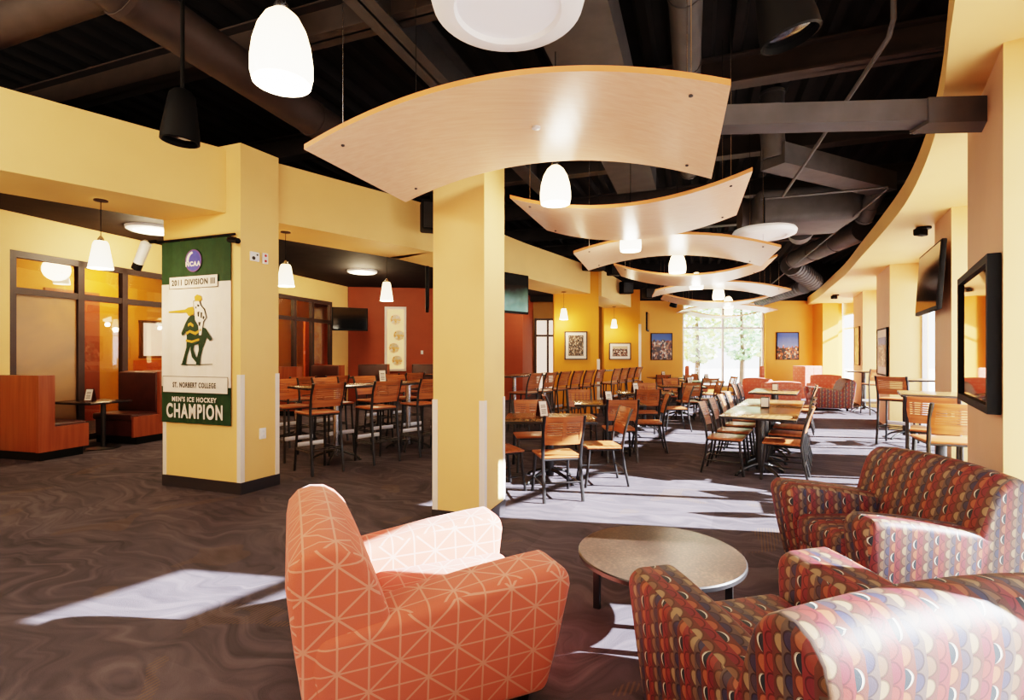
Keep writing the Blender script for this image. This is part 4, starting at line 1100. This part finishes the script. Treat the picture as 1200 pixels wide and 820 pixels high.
q = MB(); q.box((0,-.005,0), (w_-.1,.012,h_-.1)); q.build('mirror_glass', M['mirror'], t)

# fittings on the bannered column
cd, _ = nrm(c1b, c1c); rr = math.atan2(cd[1], cd[0])
def col_pt(s, z, o=.012): return (c1b[0]+cd[0]*s+cd[1]*o, c1b[1]+cd[1]*s-cd[0]*o, z)
def plate(name, label, cat, loc, rz, w, h, dots, dm='ink', mat='white'):
    t = thing(name, label, cat, loc, rz)
    q = MB(); q.box((0,0,0), (w,.02,h)); q.bevel(.005, 2); q.build('plate', M[mat], t)
    for x, z, r in dots:
        q = MB(); q.lathe([(r,0),(r,.006)], 12, Matrix.Translation((x,-.009,z)) @ Matrix.Rotation(PI/2, 4, 'X')); q.build('button', M[dm], t)
plate('strobe_light', 'white alarm box on the right face of the bannered column', 'alarm', col_pt(.16, 2.57), rr, .11, .1, [(-.02,-.02,.02),(.025,.02,.01)])
plate('alarm_sign', 'small white plate with red marks beside the white alarm box', 'alarm', col_pt(.29, 2.57), rr, .07, .12, [(0,.03,.014),(0,-.03,.014)], 'red')
plate('wall_outlet', 'white outlet low on the right face of the bannered column', 'outlet', col_pt(.26, .62), rr, .08, .12, [(0,.025,.012),(0,-.025,.012)], 'frame_white')
plate('light_switch', 'white light switch on the terracotta wall', 'switch', (-2.88,16.385,1.56), .15, .08, .12, [(0,0,.012)], 'frame_white')
t = thing('security_camera', 'small black camera at the top right corner of the banner', 'camera', (-2.93,5.42,2.73), -.3)
q = MB(); q.tube([(-.05,-.03,-.02),(.1,-.06,-.05)], .03, 10); q.build('body', M['black'], t)
q = MB(); q.tube([(-.02,.03,0),(-.02,-.04,-.01)], .018, 8); q.build('mount', M['black'], t)
t = thing('track_spotlight', 'white cylinder spotlight beside the top left corner of the banner', 'spotlight', (-4.16,5.86,2.78), -.36)
Mx = Matrix.Translation((-.06,-.02,-.1)) @ Matrix.Rotation(.55, 4, 'Y')
q = MB(); q.lathe([(.05,-.16),(.055,.1),(.03,.13)], 16, Mx); q.build('housing', M['white'], t)
q = MB(); q.lathe([(.052,-.23),(.052,-.155)], 16, Mx); q.build('lens_hood', M['black'], t)
q = MB(); q.tube([(-.0,0,0),(.12,.0,.0)], .02, 8); q.build('arm', M['black'], t)

# ------------------------------------------------------------------ championship banner
fd, fl1 = nrm(c1a, c1b); brz = math.atan2(fd[1], fd[0]); fn = (fd[1], -fd[0])
bw_, bh = 1.05, 2.04
bc = P2(P2(c1a, fd, .53), fn, .025)
BN = thing('banner', 'green and white championship banner with a lancer emblem on the yellow column', 'banner', (bc[0], bc[1], 1.75), brz)
def strip(mb, x0, x1, z0, z1, y=0, t=.003): mb.box(((x0+x1)/2, y, (z0+z1)/2), (x1-x0, t, z1-z0))
def fz(f): return bh/2-f*bh
def fx(f): return -bw_/2+f*bw_
q = MB(); n = 24
for mi, f0, f1 in ((0,0,.235), (1,.235,.8), (0,.8,1)):
    q.mi = mi; q.sm = True
    for k in range(n):
        xa, xb = fx(k/n), fx((k+1)/n); ya, yb = .006*math.sin(k*1.1), .006*math.sin((k+1)*1.1)
        q.add([(xa,ya,fz(f1)),(xb,yb,fz(f1)),(xb,yb,fz(f0)),(xa,ya,fz(f0))], [(0,1,2,3)])
        q.add([(xa,ya+.004,fz(f1)),(xb,yb+.004,fz(f1)),(xb,yb+.004,fz(f0)),(xa,ya+.004,fz(f0))], [(3,2,1,0)])
q.build('cloth', [M['green_cloth'], M['white_cloth']], BN)
q = MB(); q.tube([(-bw_/2-.06,-.012,bh/2+.01),(bw_/2+.08,-.012,bh/2+.01)], .014, 8); q.build('rod', M['black'], BN)
def flat(name, polys, mat, y=-.012):
    mb = MB()
    for poly in polys:
        a = sum(poly[i][0]*poly[(i+1) % len(poly)][1]-poly[(i+1) % len(poly)][0]*poly[i][1] for i in range(len(poly)))
        if a < 0: poly = poly[::-1]
        mb.add([(x, y, z) for x, z in poly], [tuple(range(len(poly)))])
    return mb.build(name, M[mat], BN)
def rect(x0, x1, z0, z1): return [(x0,z0),(x1,z0),(x1,z1),(x0,z1)]
def border(name, x0, x1, z0, z1, mat, w=.006, y=-.0125):
    flat(name, [rect(x0,x1,z0,z0+w), rect(x0,x1,z1-w,z1), rect(x0,x0+w,z0,z1), rect(x1-w,x1,z0,z1)], mat, y)
def text(body, w, h, x, z, mat, y=-.014, bold=.03, name='lettering'):
    cu = bpy.data.curves.new(name, 'FONT'); cu.body = body; cu.space_character = 1.2; cu.align_x = 'CENTER'; cu.align_y = 'CENTER'; cu.size = .2; cu.extrude = .0006; cu.offset = bold*.2
    cu.materials.append(M[mat]); o = bpy.data.objects.new(name, cu); C.objects.link(o); o.parent = BN
    o.rotation_euler = (PI/2,0,0); o.location = (x,y,z)
    bpy.context.view_layer.update()
    dx, dy = o.dimensions.x, o.dimensions.y
    o.scale = (w/max(dx,1e-4), h/max(dy,1e-4), 1)
    bb = [Vector(c) for c in o.bound_box]; cy = (min(c.y for c in bb)+max(c.y for c in bb))/2; cx = (min(c.x for c in bb)+max(c.x for c in bb))/2
    dg = bpy.context.evaluated_depsgraph_get(); me = bpy.data.meshes.new_from_object(o.evaluated_get(dg))
    sc_ = tuple(o.scale); bpy.data.objects.remove(o); o = bpy.data.objects.new(name, me); C.objects.link(o); o.parent = BN
    o.rotation_euler = (PI/2,0,0); o.scale = sc_; o['kind'] = 'thing'
    o.location = (x-cx*sc_[0], y, z-cy*sc_[1])
    return o
flat('title_box', [rect(fx(.13), fx(.84), fz(.262), fz(.198))], 'white_cloth', -.011)
border('title_border', fx(.13), fx(.84), fz(.264), fz(.196), 'ink')
text('2011 DIVISION III', .66, .068, fx(.485), fz(.23), 'ink')
def disc(cx, cz, rx, rz_, a0=0, a1=2*PI, n=32): return [(cx+rx*math.cos(a0+(a1-a0)*k/n), cz+rz_*math.sin(a0+(a1-a0)*k/n)) for k in range(n+(0 if a1-a0 > 6.2 else 1))]
lx, lz = fx(.49), fz(.115)
flat('emblem_rim', [disc(lx, lz, .125, .125)], 'logo_purple', -.0115); flat('emblem_disc', [disc(lx, lz, .112, .112)], 'logo_blue', -.0122)
cres = [(lx+.105*math.cos(a), lz+.105*math.sin(a)) for a in [1.75+.075*k for k in range(21)]]
cres += [(lx+.012+.083*math.cos(a), lz-.004+.088*math.sin(a)) for a in [3.25-.075*k for k in range(21)]]
flat('emblem_swoosh', [cres], 'white_cloth', -.0128)
text('NCAA', .225, .055, lx, lz-.035, 'white_cloth', -.0145, .04)
flat('college_box', [rect(fx(.03), fx(.98), fz(.832), fz(.745))], 'white_cloth', -.011)
border('college_border', fx(.03), fx(.98), fz(.834), fz(.743), 'ink')
text('ST. NORBERT COLLEGE', .66, .06, fx(.5), fz(.79), 'ink')
text('MEN\'S ICE HOCKEY', .68, .056, fx(.5), fz(.868), 'white_cloth')
text('CHAMPION', .86, .165, fx(.5), fz(.932), 'white_cloth', -.014, .032)
# horse and lancer emblem, flat shapes.  e(x,y): 0..1 across, 0..1 down the emblem
def e(x, y): return (fx(.1+.68*x), fz(.31+.385*y))
def poly(*p): return [e(x, y) for x, y in p]
flat('lance', [poly((.03,.195),(.40,.175),(.46,.15),(.56,.14),(.60,.20),(.56,.27),(.47,.27),(.42,.22),(.03,.215))], 'gold')
flat('horse', [poly((.46,.30),(.54,.25),(.62,.28),(.66,.40),(.76,.43),(.84,.45),(.90,.52),(.97,.60),(.92,.63),(.86,.58),(.83,.64),(.77,.74),(.72,.86),(.71,.955),(.63,.955),(.65,.86),(.69,.75),(.68,.66),(.58,.68),(.54,.66),(.49,.74),(.44,.84),(.41,.955),(.32,.955),(.37,.84),(.42,.72),(.43,.58),(.42,.48),(.38,.53),(.33,.55),(.31,.51),(.35,.45),(.40,.37))], 'ink_green')
flat('horse_leg', [poly((.52,.66),(.59,.66),(.57,.74),(.61,.82),(.67,.89),(.63,.925),(.54,.85),(.51,.75))], 'ink_green', -.0118)
flat('ground_line', [poly((.30,.95),(.66,.952),(.98,.945),(.98,.953),(.66,.966),(.30,.966))], 'ink_green', -.0123)
flat('horse_trim', [poly((.42,.50),(.50,.47),(.62,.50),(.74,.45),(.75,.48),(.62,.54),(.50,.505),(.42,.54))], 'gold', -.0128)
flat('horse_trim', [poly((.415,.60),(.54,.62),(.70,.59),(.70,.62),(.54,.65),(.41,.63))], 'gold', -.0128)
flat('horse_trim', [poly((.46,.38),(.52,.36),(.58,.40),(.57,.43),(.51,.40),(.46,.42))], 'gold', -.0128)
flat('rider_outline', [poly((.57,.06),(.70,.05),(.74,.12),(.82,.18),(.86,.30),(.80,.36),(.78,.45),(.76,.56),(.69,.56),(.67,.42),(.60,.34),(.585,.2))], 'ink')
flat('rider', [poly((.585,.07),(.69,.06),(.73,.13),(.80,.19),(.845,.30),(.785,.35),(.765,.45),(.745,.545),(.70,.545),(.685,.41),(.615,.33),(.60,.2))], 'white_cloth', -.0128)
for p_ in (((.66,.11),(.71,.12),(.70,.15),(.66,.14)), ((.66,.22),(.71,.21),(.70,.29),(.67,.28)), ((.73,.22),(.77,.23),(.76,.31),(.73,.30)), ((.78,.27),(.82,.29),(.80,.33),(.77,.31)), ((.68,.36),(.74,.36),(.72,.42),(.69,.41)), ((.62,.14),(.645,.14),(.645,.17),(.62,.17))):
    flat('rider_mark', [poly(*p_)], 'ink', -.0133)
flat('helmet_plume', [poly((.60,.0),(.66,-.03),(.74,.0),(.76,.045),(.70,.07),(.61,.065))], 'gold', -.0128)

# ------------------------------------------------------------------ trees outside the end window
def foliage_mat(name, c1, c2):
    m, nt, b = newmat(name); n = noise(nt, coords(nt), 3, 4)
    nt.links.new(ramp(nt, n.outputs[0], [(.35, c1), (.65, c2)]), b.inputs['Base Color']); b.inputs['Roughness'].default_value = .8
    return m
FM = [foliage_mat('pale_green_leaves', rgb(150,185,120), rgb(205,220,170)), foliage_mat('mid_green_leaves', rgb(130,175,135), rgb(190,215,180)), foliage_mat('yellow_green_leaves', rgb(180,195,130), rgb(225,228,180))]
def tree(label, x, y, h, r, k, seed):
    rnd = random.Random(seed); t = thing('tree', label, 'tree', (x,y,-.1), 0, 'trees outside the end window')
    q = MB(); q.tube([(0,0,0),(.05,0,h*.3),(.0,.05,h*.7)], [.14,.11,.06], 8); q.build('trunk', M['trunk'], t)
    q = MB()
    for i in range(1000):
        a = rnd.random()*2*PI; zz = rnd.uniform(-1,1); rr = r*(.35+.65*rnd.random()**.5); c = math.sqrt(1-zz*zz)
        p = Vector((rr*c*math.cos(a), rr*c*math.sin(a), h*.62+zz*h*.38))
        s = rnd.uniform(.07,.17); Mx = Matrix.Translation(p) @ Matrix.Rotation(rnd.random()*6.3, 4, 'Z') @ Matrix.Rotation(rnd.random()*3, 4, 'X')
        q.add([(-s,-s*.5,0),(s*.6,-s*.8,.05),(s,s*.4,0),(-s*.4,s*.8,.04)], [(0,1,2,3)], Mx)
    q.build('crown', FM[k], t)
for a_ in (('pale green tree outside the left part of the end window', 8.3,23.0,5.2,1.5,0,1), ('mid green tree outside the middle of the end window', 11.3,25.2,5.6,1.4,1,2), ('yellow green tree outside the right part of the end window', 13.9,28.6,6.2,1.7,2,3),
           ('dark bushy tree behind the others outside the end window', 10.4,31.5,6.5,2.4,1,4), ('low bush-like tree at the right edge of the end window', 11.6,22.0,2.2,.7,1,5)):
    tree(*a_)

# ------------------------------------------------------------------ light
sun = bpy.data.lights.new('sun', 'SUN'); sun.energy = 43; sun.angle = math.radians(.6); sun.color = (.97,.98,1)
so_ = bpy.data.objects.new('sun', sun); C.objects.link(so_)
el = math.radians(27.6); hd = Vector((1,-.17,0)).normalized()
dirv = -(hd*math.cos(el)+Vector((0,0,math.sin(el))))
so_.rotation_euler = dirv.to_track_quat('-Z', 'Y').to_euler()
for (x, y, z, p) in ((-4.4,1.2,3.6,190), (-2.4,-1.2,3.6,190), (-6,-2,3.6,150)):  # added warm fill lamps behind the viewpoint, no fixtures there
    lamp('ceiling_fill', (x,y,z), p, (1,.88,.72), .25)
for (x, y, z, p) in ((-6.0,8.6,3.4,90), (-3.8,13.0,3.4,110), (1.2,16.2,3.4,80), (-8.8,11.5,3.2,140), (-7.2,15.5,3.2,110), (-3.2,9.6,3.4,70) ):  # warm fill for the left rooms, some at the discs, others without a fixture
    lamp('ceiling_fill', (x,y,z), p, (1,.74,.46), .25)
W = bpy.data.worlds.new('world'); bpy.context.scene.world = W; W.use_nodes = True
bg = W.node_tree.nodes['Background']; bg.inputs[0].default_value = (.92,.95,1,1); bg.inputs[1].default_value = 3.2

# ------------------------------------------------------------------ camera and render look
cam = bpy.data.cameras.new('camera'); cam.lens = 18.0; cam.sensor_width = 36.0; cam.sensor_fit = 'HORIZONTAL'; cam.shift_y = 5/1200; cam.clip_start = .05
co = bpy.data.objects.new('camera', cam); C.objects.link(co); co.location = (0,0,H); co.rotation_euler = (PI/2,0,0)
sc = bpy.context.scene; sc.camera = co
sc.view_settings.view_transform = 'Filmic'; sc.view_settings.look = 'High Contrast'; sc.view_settings.exposure = 0.38
try:
    sc.cycles.use_denoising = True; sc.cycles.max_bounces = 8; sc.cycles.diffuse_bounces = 5; sc.cycles.transparent_max_bounces = 12
    sc.cycles.sample_clamp_indirect = 6.0; sc.cycles.caustics_reflective = False; sc.cycles.caustics_refractive = False
except Exception: pass
